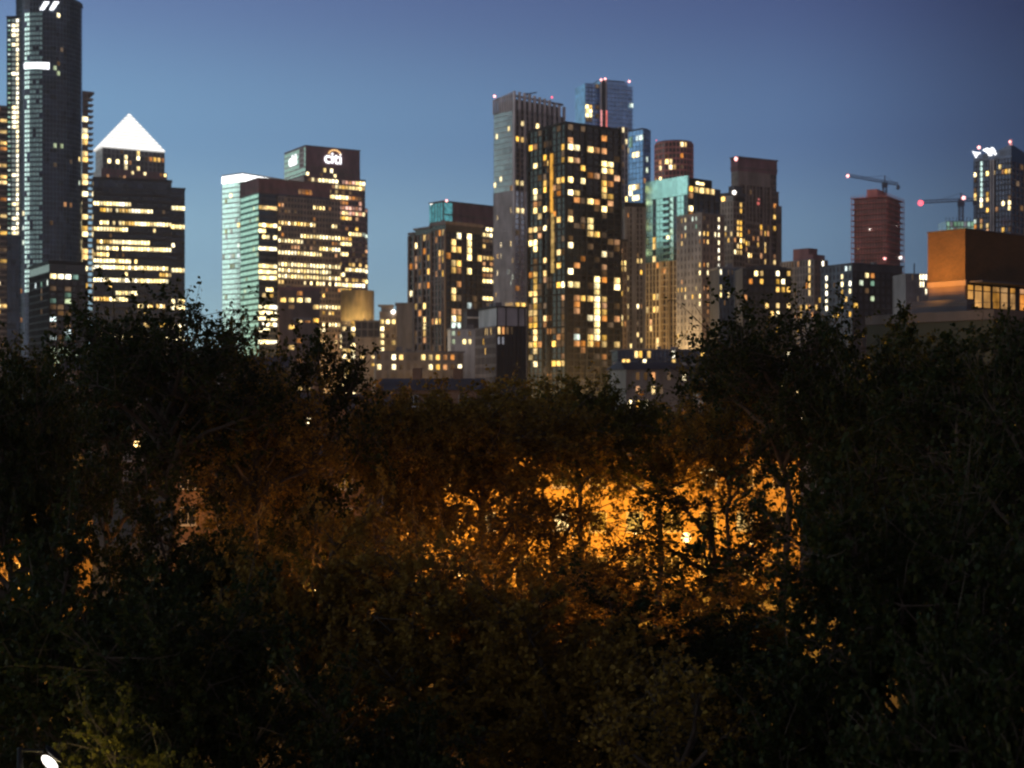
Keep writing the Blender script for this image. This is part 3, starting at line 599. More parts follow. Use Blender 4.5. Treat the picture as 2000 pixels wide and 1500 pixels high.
m = MB(); m.bar((w*.35, 4, h), (w*.35, 4, h+1.5), .6); m.bar((w*.35, 4, h+.9), (w*.52, 3, h+2.6), .6); b.part(m, 'cleaning_crane', 'w_charcoal')
for j in range(gr['nf']):
    for i in range(gr['nb']): b.cell(gr, i, j, 'W' if (j >= gr['nf']-11 and i > 6 and j < gr['nf']-6) else ('g_black' if j > gr['nf']-12 or rng.random() < .8 else 'g_dark')) if not (j < gr['nf']-40 and rng.random() < .06) else b.cell(gr, i, j, 'W')
b.seen.clear()
b.wins = [x for x in b.wins]
for x, y, c in [(240,497,'W'),(160,955,'X'),(120,1010,'W'),(290,620,'Y'),(320,620,'Y'),(300,1215,'W'),(330,1215,'W'),(250,1225,'Y'),(310,955,'W'),(330,955,'W'),(320,1385,'D'),(140,1262,'W'),(358,270,'W'),(125,580,'W'),(255,1020,'D'),(365,1210,'Y'),(360,610,'D'),(320,490,'W'),(465,490,'W'),(265,1020,'O')]: b.litpx([(x, y, c)], R5, K5)
for x, y, c in [(175,130,'W'),(250,130,'W'),(145,235,'Y'),(175,235,'W'),(265,235,'Y'),(225,335,'C'),(245,330,'C'),(135,372,'W'),(265,380,'C'),(250,430,'C'),(125,520,'Y'),(320,507,'O'),(310,15,'D'),(265,40,'D')]: b.litpx([(x, y, c)], R6, K5)
b.row(610, 215, 395, .9, 'Y', R6, K5); b.row(645, 340, 395, 1, 'Y', R6, K5)
b.done(cap=70); b.light(966, 188, 'lamp_pink', 1.0, -.5, d-1); b.light(1078, 190, 'lamp_red', .7, w*.8, -.5)

# black tower
b = Bld('residential_tower', 'black gridded tower with many scattered yellow windows, in the centre', 640, 1106, 36)
w = b.solve(1211, 'R'); d = b.solve(1033, 'L'); h = b.z(241)
b.body(w, d, 0, h, 'g_black'); b.roof(w, d, h, 'w_black', h=.9)
g = b.facade('R', w, 0, h, w/8, 2.95, .5, .45, 'w_charcoal'); g2 = b.facade('L', d, 0, h, d/8, 2.95, .5, .45, 'w_charcoal')
m = MB()
for f_ in (0, .35, .62, 1): m.fbox(g['fr'], w*f_-.45, w*f_+.45, 0, h-.1, .3, .8)
for f_ in (0, .42, .6, 1): m.fbox(g2['fr'], d*f_-.45, d*f_+.45, 0, h-.1, .3, .8)
for j in range(0, 45, 5):
    m.fbox(g['fr'], .5, w-.5, j*g['fh']-.4, j*g['fh']+.4, .3, .6); m.fbox(g2['fr'], .5, d-.5, j*g['fh']-.4, j*g['fh']+.4, .3, .6)
b.part(m, 'facade_rib', 'w_black')
m = MB(); t = b.solve(940+597/K5, 'L'); m.fbox(g2['fr'], t-.75, t+.75, b.z(130+1205/K5), b.z(130+705/K5), .3, .86); b.part(m, 'light_strip', 'strip_gold')
m = MB(); t = b.solve(940+605/K5, 'L'); m.fbox(g2['fr'], t-.8, t+.8, b.z(450+345/K5), b.z(130+1215/K5), .3, .86); b.part(m, 'light_strip', 'Y')
b.litpx([(420,700,'Y'),(540,740,'Y'),(560,790,'Y'),(675,655,'Y'),(750,655,'W'),(775,655,'W'),(895,675,'Y'),(990,688,'O'),(1030,688,'O'),(440,810,'W'),(685,765,'Y'),(732,770,'Y'),(785,775,'O'),(825,780,'O'),(870,840,'Y'),(1010,800,'W'),(1068,808,'W'),(1010,860,'W'),(1070,865,'Y'),(910,905,'O'),(950,912,'O'),(655,940,'Y'),(688,940,'Y'),(732,940,'W'),(872,957,'W'),(525,970,'Y'),(1010,968,'Y'),(1070,972,'O'),(443,1040,'W'),(530,1027,'Y'),(1010,1025,'Y'),(650,1060,'O'),(733,1060,'W'),(825,1065,'Y'),(1010,1080,'Y'),(1070,1085,'Y'),(443,1095,'W'),(450,1145,'O'),(915,1130,'W'),(443,1205,'W'),(530,1195,'W'),(1012,1195,'W'),(1075,1200,'D'),(490,1250,'Y'),(630,1240,'O'),(635,1295,'Y'),(722,1285,'Y'),(915,1300,'W'),(870,1290,'D'),(915,1360,'W'),(437,1375,'Y'),(525,1365,'W'),(925,1415,'Y'),(983,1415,'Y'),(435,1480,'W'),(525,910,'D'),(525,800,'D'),(475,570,'D'),(640,545,'D'),(1010,910,'D')], R5, K5)
b.litpx([(440,110,'W'),(440,165,'W'),(435,5,'Y'),(525,5,'Y'),(530,275,'Y'),(635,160,'Y'),(640,320,'Y'),(727,140,'W'),(727,318,'W'),(540,380,'Y'),(915,155,'D'),(868,215,'O'),(1028,215,'W'),(985,270,'D'),(430,395,'O'),(425,510,'Y'),(430,675,'Y'),(430,795,'Y'),(635,435,'Y'),(692,430,'W'),(745,430,'W'),(810,432,'W'),(587,435,'D'),(587,490,'D'),(915,440,'D'),(1000,385,'D'),(1010,440,'O'),(1040,440,'O'),(1010,555,'Y'),(1042,555,'Y'),(915,550,'Y'),(1010,665,'Y'),(1042,668,'Y'),(1035,720,'O'),(1010,620,'O'),(915,725,'W'),(795,565,'O'),(830,568,'Y'),(818,600,'O'),(545,725,'Y'),(530,785,'O'),(920,835,'D'),(815,885,'C'),(920,895,'Y'),(1015,895,'Y'),(925,950,'Y'),(1035,955,'Y'),(830,950,'O'),(1120,425,'Y'),(1145,425,'Y'),(1145,480,'W'),(1125,950,'Y'),(1148,950,'Y'),(450,1010,'Y'),(415,960,'Y'),(455,1125,'W'),(415,1080,'Y'),(615,950,'Y'),(620,1090,'Y'),(640,1120,'Y'),(680,1060,'O'),(680,1110,'Y'),(1000,1060,'O'),(1120,640,'D'),(680,700,'D'),(680,800,'D')], R6, K5)
for y in range(385, 900, 12): b.litpx([(963, y, 'W')], R6, K5)
for y in range(395, 960, 12): b.litpx([(462, y, 'Y')], R6, K5)
for y in range(640, 900, 14): b.litpx([(685, y, 'D')], R6, K5)
b.rand(g, .16, 'DDDO'); b.rand(g2, .16, 'DDDO'); b.done()
base_glow(b.root, -14, 12, 9, 45000); base_glow(b.root, 12, -14, 8, 40000)

# slim grey column block right of the black tower
b = Bld('residential_tower', 'slim pale ribbed tower, hard against the right of the black tower', 760, 1207, 14)
w = b.solve(1226, 'R'); h = b.z(248); b.body(w, 14, 0, h, 'g_dark'); g = b.facade('R', w, 0, h, w/3, 3.1, .7, .4, 'w_steel', pp=.6)
b.litpx([(1165,600,'W'),(1120,660,'W'),(1165,780,'W'),(1125,750,'W'),(1165,862,'W'),(1180,545,'W'),(1100,1015,'W'),(1165,1015,'D'),(1115,1170,'X'),(1165,700,'D')], R5, K5); b.rand(g, .12, 'DDW'); b.done()

# distant blue tower
b = Bld('residential_tower', 'tallest blue glass tower with three red roof lamps, behind the black tower', 1200, 1172, 20)
w = b.solve(1237, 'R'); h = b.z(157); hb = b.z(163); w1 = b.solve(1226, 'R'); w0 = b.solve(1143, 'L'); b.body(w1, 26, 0, h, 'g_blue'); b.roof(w1-4, 20, h, 'w_slate', ox=2, oy=3, h=1.5)
b.body(w-w1, 22, 0, h-3, 'g_blue', ox=w1+.02, oy=2, name='side_wing')
g = b.facade('R', w, 0, h-3, w/9, 3.6, .15, .3, 'w_slate', pp=.1, sp=.06, oy=-.02)
xl = b.solve(1143, 'R', 0, 3); b.body(-xl-.1, 22, 0, hb, 'g_blue', ox=xl, oy=3, name='west_wing'); g2 = b.facade('R', -xl-.1, 0, hb, 3.2, 3.6, .2, .5, 'w_slate', ox=xl, oy=3)
m = MB()
for px in (1173, 1183): t = b.solve(px, 'R'); m.box(t-.5, t+.6, -1.4, 0, 0, h+1.2)
b.part(m, 'facade_column', 'w_steel'); m = MB(); t0, t1 = b.solve(1175, 'R'), b.solve(1182, 'R'); m.box(t0, t1, -.3, -.14, 0, h); b.part(m, 'recess_shade', 'w_black')  # black panel between the columns; recess shade put into its colour
m = MB()
for px in (1173, 1183): t = b.solve(px, 'R'); m.box(t-.55, t+.65, -1.9, -1.45, b.z(250), b.z(216))
b.part(m, 'red_light_strip', 'lamp_red').data.materials[0] = lit_mat('red_strip', (1, .22, .25), .9, .2)
b.litpx([(890,325,'W'),(915,325,'Y'),(890,370,'W'),(915,370,'W'),(890,412,'W'),(915,412,'W'),(965,330,'D'),(965,410,'D'),(1260,320,'C'),(970,155,'D')], R5, K5); b.rand(g2, .12, 'D'); b.done()
b.light(1174, 156, 'lamp_pink', 1.3, 0, -1); b.light(1182, 154, 'lamp_pink', 1.3, 3, -1); b.light(1229, 159, 'lamp_pink', 1.3, w1, -1)

# second blue tower
b = Bld('residential_tower', 'blue glass tower with clipped corner and bright window pairs, right of the black tower', 900, 1256, 40)
w = b.solve(1270, 'R'); d = b.solve(1222, 'L'); h = b.z(252); b.body(w, d, 0, h, 'g_blue'); b.roof(w*.7, d*.8, h, 'w_slate', ox=1, oy=2, h=1)
g = b.facade('L', d, 0, h, d/5, 3.4, .2, .3, 'w_slate', pp=.1, sp=.06); g2 = b.facade('R', w, 0, h, w/3, 3.4, .3, .3, 'w_slate')
b.litpx([(1200,720,'W'),(1230,722,'W'),(1290,718,'W'),(1320,718,'W'),(1300,758,'W'),(1255,1000,'W'),(1295,1000,'W'),(1320,1000,'Y'),(1255,1082,'W'),(1295,1085,'W'),(1320,1082,'W'),(1358,935,'O'),(1340,605,'C'),(1300,600,'C'),(1250,600,'T'),(1250,650,'T'),(1380,780,'C'),(1380,860,'C'),(1385,1015,'W')], R5, K5); b.done()

# reddish rounded tower
b = Bld('residential_tower', 'rounded brick-red tower lit by red light, behind the teal tower', 980, 1309, 0)
r = 38/F*980; h = b.z(276); g = b.cyl(4.1, r, r, 0, h, 16, 3.9, .5, .9, 'w_rust', glass='g_brown'); m = MB(); m.prism([(4.1+(r-.6)*math.cos(k*math.pi/16), r+(r-.6)*math.sin(k*math.pi/16)) for k in range(32)], h+.02, h+1.2); b.part(m, 'roof', 'w_maroon')
b.litpx([(780,215,'W'),(825,215,'Y'),(640,380,'W'),(670,385,'W'),(580,385,'O'),(580,475,'W'),(690,475,'W'),(720,475,'Y'),(790,340,'O'),(655,345,'D'),(585,565,'W'),(540,568,'Y'),(485,570,'W'),(485,490,'C'),(490,220,'C'),(490,250,'C'),(430,380,'C'),(500,310,'D')], R7, K7); b.rand(g, .06, 'D', j0=g['nf']-18); b.done()
b.light(1282, 274, 'lamp_red', .45, -r+3, 4)

# slender tower with rows of tiny lamps
b = Bld('residential_tower', 'slender concrete tower with pale piers and tiny lamps, between the black and teal towers', 700, 1222, 10)
w = b.solve(1262, 'R'); h = b.z(404); b.body(w, 14, 0, h, 'g_brown'); b.roof(w, 14, h, 'w_charcoal', h=2.2)
g = b.facade('R', w, 0, h, w/6, 2.8, .8, .7, 'w_concrete', pp=.6); m = MB()
for f_ in (.0, .36, .95): m.box(w*f_-.8, w*f_+.8, -1.1, 0, 0, h-.2)
b.part(m, 'pier', 'w_concrete'); b.rand(g, .28, 'YYWDDO', j1=30); b.litpx([(340, 490, 'W'), (370, 365, 'O')], (1180, 380), 8.33); b.done()
b = Bld('residential_tower', 'narrow lower concrete block with gold lamps at the right foot of the black tower', 660, 1197, 8)
w = b.solve(1224, 'R'); h = b.z(472); b.body(w, 10, 0, h, 'g_brown'); g = b.facade('R', w, 0, h, w/4, 2.8, .8, .7, 'w_stone', pp=.5); b.rand(g, .32, 'YYWDO'); b.roof(w, 10, h, 'w_charcoal'); b.done()

# teal tower
b = Bld('residential_tower', 'teal glass tower with a column of dark balconies and dark penthouse', 620, 1343, 40)
w = b.solve(1406, 'R'); d = b.solve(1262, 'L'); h = b.z(362); hp = b.z(345); w1 = b.solve(1394, 'R')
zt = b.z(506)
b.body(w, d, zt, h, 'g_dark'); b.body(w, d, 0, zt-.02, 'g_brown', name='lower_glazing')  # reflected sky ends here; its lower edge is put into the glass colours
m = MB(); m.box(1, w1, 1, d-.5, h+.02, hp); b.part(m, 'penthouse', 'w_black')
m = MB(); m.box(-.3, .8, -.2, d+.2, h-4, hp+.5); b.part(m, 'roof_screen', 'g_teal')
gl = b.facade('L', d, zt, h-4.05, d/12, 2.85, .18, .18, 'w_teal', pp=.2, sp=.1); gl2 = b.facade('L', d, 0, zt-.1, d/12, 2.85, .7, .3, 'w_tan', pp=.3)  # tan lower trim carries the yellow reflection in its colour
gr = b.facade('R', w, 0, h, w/6, 2.85, .6, .5, 'w_charcoal')
i0, i1 = 5, 7
for j in range(gl['nf']):
    for i in range(gl['nb']):
        if i in (5, 6): continue
        if i in (0, 3, 9): continue
        b.cell(gl, i, j, 'g_teal' if i != 4 else 'g_cyan')
m = MB()
bw = d/12
for j in range(gl['nf']): m.fbox(gl['fr'], bw*4.9, bw*7.1, zt+j*gl['fh'], zt+j*gl['fh']+1.2, .1, 1.3)
b.part(m, 'balcony', 'g_teal')
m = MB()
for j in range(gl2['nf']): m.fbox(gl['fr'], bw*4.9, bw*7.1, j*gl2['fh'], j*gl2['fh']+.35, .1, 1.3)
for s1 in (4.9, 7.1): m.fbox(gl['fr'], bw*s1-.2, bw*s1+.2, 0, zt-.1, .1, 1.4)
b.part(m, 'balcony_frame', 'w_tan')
b.seen.clear()
for x, y, c in [(520,730,'W'),(550,730,'W'),(655,715,'Y'),(710,715,'W'),(745,685,'W'),(815,670,'W'),(820,935,'W'),(815,880,'C'),(880,690,'Y'),(925,690,'Y'),(985,695,'Y'),(1045,700,'Y'),(1115,700,'Y'),(880,750,'O'),(880,885,'W'),(875,935,'O'),(460,1000,'Y'),(460,1050,'Y'),(460,1100,'G'),(460,1190,'Y'),(460,1330,'G'),(520,1200,'Y'),(550,1180,'Y'),(520,1260,'Y'),(712,1100,'W'),(675,1180,'W'),(525,1390,'Y'),(555,1330,'C'),(560,1390,'C')]: b.litpx([(x, y, c)], R7, K7)
for x, y, c in [(470,370,'Y'),(500,370,'Y'),(470,485,'Y'),(500,490,'Y'),(415,490,'Y'),(505,770,'Y'),(505,830,'Y'),(420,650,'Y'),(565,125,'O'),(490,80,'O'),(420,600,'O')]: b.litpx([(x, y, c)], R8, K8)
b.done(cap=98, out=.08)
m = MB(); t = b.solve(1370, 'R'); m.box(t-2.4, t-.6, .8, .98, h+1.2, h+2.4); m.box(t, t+2.6, .8, .98, h+1.2, h+2.2); b.part(m, 'penthouse_window', 'W')

# grey punched-window block
b = Bld('apartment_tower', 'grey slab tower of small square windows with a column of white stair lights', 520, 1371, 36)
w = b.solve(1414, 'R'); d = b.solve(1322, 'L'); h = b.z(418); b.body(w, d, 0, h, 'w_slate', name='core'); b.roof(w, d, h, 'w_grey', h=.5)
gl = b.facade('L', d, 0, h, d/7, 2.9, 1.35, 1.3, 'w_grey', pp=.2, sp=.15); gr = b.facade('R', w, 0, h, w/6, 2.9, 1.2, 1.3, 'w_stone', pp=.2, sp=.15)
for x, y, c in [(795,1005,'Y'),(840,995,'W'),(930,980,'C'),(960,985,'C'),(965,1040,'T'),(975,1110,'X'),(1040,1110,'Y'),(1075,1115,'Y'),(1130,1118,'X'),(800,1130,'O'),(845,1125,'Y'),(805,1260,'Y'),(975,1245,'O'),(1040,1240,'O'),(1075,1245,'Y'),(985,1440,'Y'),(1040,1435,'O'),(1078,1440,'Y'),(1040,985,'D'),(1075,1050,'D'),(850,1050,'C'),(950,1080,'D')]: b.litpx([(x, y, c)], R7, K7)
for y in range(990, 1400, 65): b.litpx([(1160, y, 'X')], R7, K7)
for x, y, c in [(865,60,'Y'),(930,60,'Y'),(960,60,'Y'),(865,125,'W'),(930,120,'W'),(960,120,'W'),(710,250,'O'),(690,315,'Y'),(720,315,'Y'),(750,315,'Y'),(860,300,'Y'),(870,355,'W'),(825,360,'Y'),(760,358,'W'),(865,415,'W'),(1035,12,'X'),(1035,120,'X'),(935,360,'O'),(960,360,'O'),(950,520,'O'),(740,250,'D'),(930,410,'O'),(965,460,'O'),(650,700,'Y'),(678,700,'Y')]: b.litpx([(x, y, c)], R8, K8)
b.rand(gl, .12, 'D'); b.rand(gr, .12, 'DO', j1=24); b.done()
base_glow(b.root, 6, -12, 10, 30000); base_glow(b.root, -12, 6, 30, 12000)
base_glow(b.root, -16, 14, 12, 110000)

# stepped tower with maroon crown
b = Bld('residential_tower', 'stepped stone tower with dark maroon crown and red roof lamp, right of the teal tower', 820, 1441, 30)
w = b.solve(1516, 'R'); d = b.solve(1429, 'L'); h = b.z(308); hc = b.z(334); b.body(w, d, 0, hc, 'g_brown'); m = MB(); m.box(-.4, w+.4, -.4, d+.4, hc+.02, h); b.part(m, 'crown', 'w_maroon')
m = MB(); m.box(-.9, w+.9, -.9, d+.9, h+.02, h+.8); m.box(-.8, w+.8, -.8, d+.8, hc+2, hc+2.6); b.part(m, 'cornice', 'w_brown')
xb = b.solve(1503, 'R')
g = b.facade('R', xb, 0, hc, xb/9, 3.3, .95, .5, 'w_stone', pp=.6); g2 = b.facade('L', d, 0, hc, d/4, 3.3, .9, .9, 'w_concrete')
m = MB()
for f_ in (0, .22, .55, .78, 1): m.box(xb*f_-.7, xb*f_+.7, -1.1, 0, 0, hc-8)
m.box(0, xb, -.95, 0, hc-7.9, hc-.1); b.part(m, 'pier', 'w_stone')
g3 = b.facade('R', w, 0, hc, (w-xb)/2, 3.3, .3, .9, 'w_brown', s0=xb+.05)
x2 = w+.05; w2 = b.solve(1521, 'R', w, 2)-0; hb = b.z(368); b.body(max(1, w2), d-4, 0, hb, 'g_brown', ox=x2, oy=2, name='side_bay'); b.roof(max(1, w2)-.5, d-4, hb, 'w_maroon', ox=x2+.5, oy=2.6, h=.6)
w3 = b.solve(1526, 'R', w-1.5, -1.2); hb2 = b.z(398); b.body(w3, d-6, 0, hb2, 'g_brown', ox=w-1.5, oy=-1.2, name='side_bay'); g4 = b.facade('R', w3, 0, hb2, w3/2, 3.3, .3, .9, 'w_brown', ox=w-1.5, oy=-1.2)
b.roof(w3-.5, d-6, hb2, 'w_maroon', ox=w-1.2, oy=-.9, h=.6)
for x, y, c in [(1750,825,'O'),(1760,885,'D'),(1740,940,'Y'),(1790,940,'O'),(1740,1100,'Y'),(1770,1100,'Y'),(1800,1100,'Y'),(1630,1150,'Y'),(1655,1150,'Y'),(1690,1150,'O'),(1640,1250,'Y'),(1640,1310,'Y'),(1700,1310,'O'),(1740,1365,'O'),(1770,1365,'O'),(1800,1365,'O'),(1740,1415,'Y'),(1770,1415,'Y'),(1800,1415,'Y'),(1640,1450,'Y'),(1690,1150,'O'),(1510,700,'D')]: b.litpx([(x, y, c)], R7, K7)
b.rand(g, .14, 'DDOY', j1=34); b.done()
m = MB(); t = b.solve(1180+1570/K7, 'R'); z1 = b.z(240+815/K7); m.box(t-.8, t+.8, -1.4, -1.15, z1-.8, z1+.8); m.box(t-.2, t+.9, -1.4, -1.15, z1+2, z1+2.8); b.part(m, 'hoist_lamp', 'red_strip')
b.light(1439, 310, 'lamp_pink', 1.9, 0, 1); b.light(1497, 312, 'lamp_red', .5, w*.7, 0)

b = Bld('residential_tower', 'beige tower with white roof lamp, left of the maroon-crowned tower', 720, 1432, 44)
w = b.solve(1482, 'R'); d = b.solve(1404, 'L'); h = b.z(381); hb = b.z(432)
b.body(w*.45, d, 0, h, 'g_brown'); b.body(w*.55-.05, d*.9, 0, hb, 'g_brown', ox=w*.45+.05, name='side_wing')
b.roof(w*.45, d, h, 'w_slate', h=1.5); b.roof(w*.5, d*.8, hb, 'w_stone', ox=w*.5, oy=.5)
m = MB(); m.box(w*.1, w*.4, 1, d*.5, h+1.6, h+5); b.part(m, 'plant_room', 'w_slate')
gl = b.facade('L', d, 0, h-3, d/5, 3.0, .9, .9, 'w_concrete', pp=.4); gr = b.facade('R', w*.45, 0, h-3, w*.45/4, 3, .8, .9, 'w_stone'); gr2 = b.facade('R', w, 0, hb, w*.55/6, 3, .6, .8, 'w_stone', s0=w*.45+.05)
b.litpx([(1225,1075,'W'),(1265,1080,'W'),(1370,1030,'Y'),(1410,1040,'Y'),(1370,1100,'Y'),(1410,1100,'Y'),(1265,1145,'Y'),(1300,1150,'Y'),(1370,1155,'Y'),(1410,1160,'Y'),(1268,1210,'Y'),(1335,1210,'O'),(1395,1220,'W'),(1420,1225,'Y'),(1460,1240,'Y'),(1490,1240,'Y'),(1370,1285,'Y'),(1412,1290,'Y'),(1335,1345,'W'),(1380,1350,'Y'),(1415,1350,'Y'),(1475,1350,'W'),(1505,1350,'Y'),(1405,875,'Y'),(1480,1130,'O'),(1400,1060,'Y')], R7, K7)
b.rand(gr, .12, 'DYO', j1=36); b.rand(gr2, .12, 'DYO', j1=36); b.done()
b.light(1434, 376, 'lamp_white', 1.4, 0, -.8, 'rooftop_lamp'); m = MB(); t = b.solve(1413, 'L'); m.box(-.4, -.2, t-1, t+1, h-2.5, h-.3); b.part(m, 'top_window', 'Y')

# mid-rise row behind the right-hand tree
b = Bld('apartment_block', 'grey mid-rise with a teal lit end bay, below the beige tower', 470, 1404, 6, 'apartment block')
w = b.solve(1448, 'R'); h = b.z(524); b.body(w, 12, 0, h, 'w_slate', name='core'); b.roof(w, 12, h, 'w_grey', h=.5); g = b.facade('R', w, 0, h, w/6, 2.55, .8, .9, 'w_midblue'); 
for x, y, c in [(1083,162,'X'),(1225,155,'C'),(1225,215,'C'),(1220,275,'T'),(1225,345,'T'),(1220,390,'C'),(1082,280,'W'),(1080,340,'W'),(1125,330,'W'),(1165,160,'D'),(1125,165,'D'),(1110,400,'D'),(1215,435,'T'),(1160,390,'g_pale')]: b.litpx([(x, y, c)], R8, K8)
b.done()
b = Bld('apartment_block', 'dark low block with curved roof line, behind the tallest right-hand tree', 450, 1450, 4, 'apartment block')
w = b.solve(1545, 'R'); h = b.z(526); b.body(w, 12, 0, h, 'w_slate', name='wall'); g = b.facade('R', w, 0, h, 1.75, 2.6, .7, 1, 'w_charcoal')
m = MB(); n = 10
for i in range(n): m.box(w*i/n, w*(i+1)/n-.02, -.3, 12, h+.02, h+.3+1.0*math.sin(math.pi*(i+.5)/n))
b.part(m, 'roof', 'w_slate')
for x, y, c in [(65,960,'X'),(130,955,'Y'),(55,1005,'Y'),(148,1000,'Y'),(60,1080,'Y'),(105,1080,'Y'),(120,1085,'Y'),(150,1085,'Y'),(75,1165,'Y'),(68,1200,'W')]: b.litpx([(x, y, c)], R9, K9)
b.rand(g, .12, 'YWYO', j1=22); b.done()
base_glow(b.root, 8, -12, 10, 14000)
b = Bld('apartment_block', 'maroon roofed mid-rise with glazed gallery and lit top windows, right of the stepped tower', 560, 1590, 40, 'apartment block')
w = b.solve(1616, 'R'); d = b.solve(1525, 'L'); h = b.z(506); b.body(w, d, 0, h, 'w_slate', name='core'); gl = b.facade('L', d, 0, h, d/12, 2.9, .5, .7, 'w_grey'); gr = b.facade('R', w, 0, h, w/4, 2.9, .8, .9, 'w_brown')
m = MB(); m.box(.5, w-.3, 1, d*.45, h+.02, b.z(496)); t = b.solve(1548, 'L'); m.box(.3, 6, 3, t, h+.04, b.z(483)); b.part(m, 'roof_block', 'w_maroon')
b.row(862, 90, 190, .9, 'YW', R9, K9); b.row(880, 90, 190, .5, 'YD', R9, K9)
b.litpx([(185,862,'W'),(200,905,'O'),(320,860,'O'),(350,885,'X'),(272,905,'W'),(272,935,'Y'),(272,1000,'Y'),(248,1040,'O'),(272,1040,'Y'),(272,1080,'Y'),(322,1112,'Y'),(210,1160,'Y'),(240,1165,'Y'),(300,1160,'Y'),(200,905,'Y')], R9, K9); b.rand(gl, .15, 'YDO', j1=20); b.done()
b = Bld('apartment_block', 'blue-grey block with a column of white stair lights, below the scaffolded tower', 430, 1665, 30, 'apartment block')
w = b.solve(1762, 'R'); d = b.solve(1604, 'L'); h = b.z(516); b.body(w, d, 0, h, 'w_slate', name='core'); b.roof(w, d, h, 'w_slate', h=.4)
gl = b.facade('L', d, 0, h, d/8, 2.35, .8, .9, 'w_midblue', pp=.2, sp=.15); gr = b.facade('R', w, 0, h-2, w/9, 2.35, .8, .9, 'w_charcoal', pp=.2, sp=.15)
for y in range(980, 1200, 41): b.litpx([(377, y, 'X')], R9, K9)
b.litpx([(335,935,'Y'),(465,970,'W'),(495,920,'C'),(520,920,'C'),(590,920,'T'),(650,920,'Y'),(463,1018,'W'),(487,1015,'C'),(528,1015,'X'),(625,975,'W'),(680,980,'O'),(475,1058,'Y'),(535,1058,'W'),(598,1015,'C'),(488,1145,'Y'),(565,1145,'Y'),(625,1060,'D'),(470,1180,'Y'),(428,1212,'Y'),(805,1008,'Y'),(825,1008,'Y'),(675,1100,'G'),(655,1040,'T')], R9, K9); b.rand(gl, .1, 'DY', j1=22); b.done()

# tower under construction
b = Bld('unfinished_tower', 'tower under construction wrapped in red-brown scaffolding', 780, 1732, 58, 'construction tower')
w = b.solve(1763, 'R'); d = b.solve(1664, 'L'); h = b.z(383); b.body(w-2, d-2, 0, h-1, 'w_brown', ox=1, oy=1, name='concrete_core')
m = MB(); m.box(w*.1, w*.6, d*.32, d*.62, h-.9, b.z(366)); b.part(m, 'lift_shaft', 'w_rust')
nfl = round(h/3.1); m = MB()
for j in range(nfl+1): m.box(-.6, w+.6, -.6, d+.6, j*h/nfl-.18, j*h/nfl+.18)
b.part(m, 'floor_slab', 'w_rust')
m = MB()
for i in range(13): m.box(-.95, -.65, d*i/12-.12, d*i/12+.12, 0, h+1.6)
for i in range(9): m.box(w*i/8-.12, w*i/8+.12, -.95, -.65, 0, h+1.6)
for j in range(nfl): m.box(-1.05, -.96, -.6, d, j*h/nfl+1.1, j*h/nfl+1.25)
b.part(m, 'scaffolding', 'w_rust')
b.light(1728, 505, 'lamp_pink', .9, -1.3, 2, 'site_lamp'); b.light(1758, 503, 'lamp_white', 1.3, w-1, -1.3, 'site_lamp'); b.light(1699, 448, 'lamp_white', .45, -1.3, d*.4, 'site_lamp'); b.light(1751, 441, 'lamp_white', .25, w*.6, -1.3, 'site_lamp'); b.light(1676, 486, 'D', .8, -1.3, d*.75, 'site_lamp')

def crane(label, D, mpx, ytop, ybase, tip, tail, tipy, taily, lights):
    M = at(mpx, ytop, D); r = empty('tower_crane', (M.x, D, 0), 0, label, 'crane'); z0 = zof(ybase, D); zt = M.z
    m = MB(); s = .9
    for sx in (-s, s):
        for sy in (-s, s): m.bar((sx, sy, z0), (sx, sy, zt), .35)
    k = 0; z = z0
    while z < zt-2:
        m.bar((-s, -s, z), (s, -s, z+2), .2); m.bar((s, -s, z), (-s, -s, z+2), .2); z += 2
    m.build('mast', 'crane', r)
    T = at(tip, tipy, D)-Vector((M.x, D, 0)); Q = at(tail, taily, D)-Vector((M.x, D, 0))
    m = MB(); L = (T-Q); n = int(L.length/2.2)
    for off in ((0, -.6, 0), (0, .6, 0), (0, 0, 1.3)):
        o = Vector(off); m.bar(Q+o, T+o, .32)
    for i in range(n):
        p, q = Q+L*i/n, Q+L*(i+1)/n; m.bar(p+Vector((0, -.6, 0)), (p+q)/2+Vector((0, 0, 1.3)), .18); m.bar((p+q)/2+Vector((0, 0, 1.3)), q+Vector((0, -.6, 0)), .18)
    m.build('jib', 'crane', r)
    zc = Q.z+(T.z-Q.z)*(0-Q.x)/(T.x-Q.x)
    m = MB(); m.box(-1.4, 1.4, -1.2, 1.2, zc-2.4, zc-.3); m.bar((0, 0, zc), (0, 0, zc+4), .5); m.bar((0, 0, zc+4), T*.6+Vector((0, 0, zc*.4+.8)), .15); m.bar((0, 0, zc+4), Q*.8+Vector((0, 0, zc*.2+.8)), .15); m.build('slewing_unit', 'crane', r)
    m = MB(); m.box(Q.x-1, Q.x+3 if Q.x < 0 else Q.x+.5, -.9, .9, Q.z-2.2, Q.z-.2); m.build('counterweight', 'crane', r)
    for px, py, mt, sz in lights:
        p = at(px, py, D); m = MB(); m.ball((p.x-M.x, -.9, p.z), sz*.68); m.build('warning_light', mt, r)
crane('tower crane with long raised jib standing on the scaffolded tower', 795, 1728, 356, 384, 1653, 1755, 344, 362, [(1655, 344, 'lamp_pink', 1.2)])
crane('tower crane with level jib and glowing red tip lamp, left of the pointed tower', 700, 1877, 388, 760, 1795, 1905, 397, 392, [(1797, 397, 'lamp_red', 2.0), (1797, 396.6, 'lamp_pink', 1.5), (1881, 387, 'lamp_pink', 1.3)])

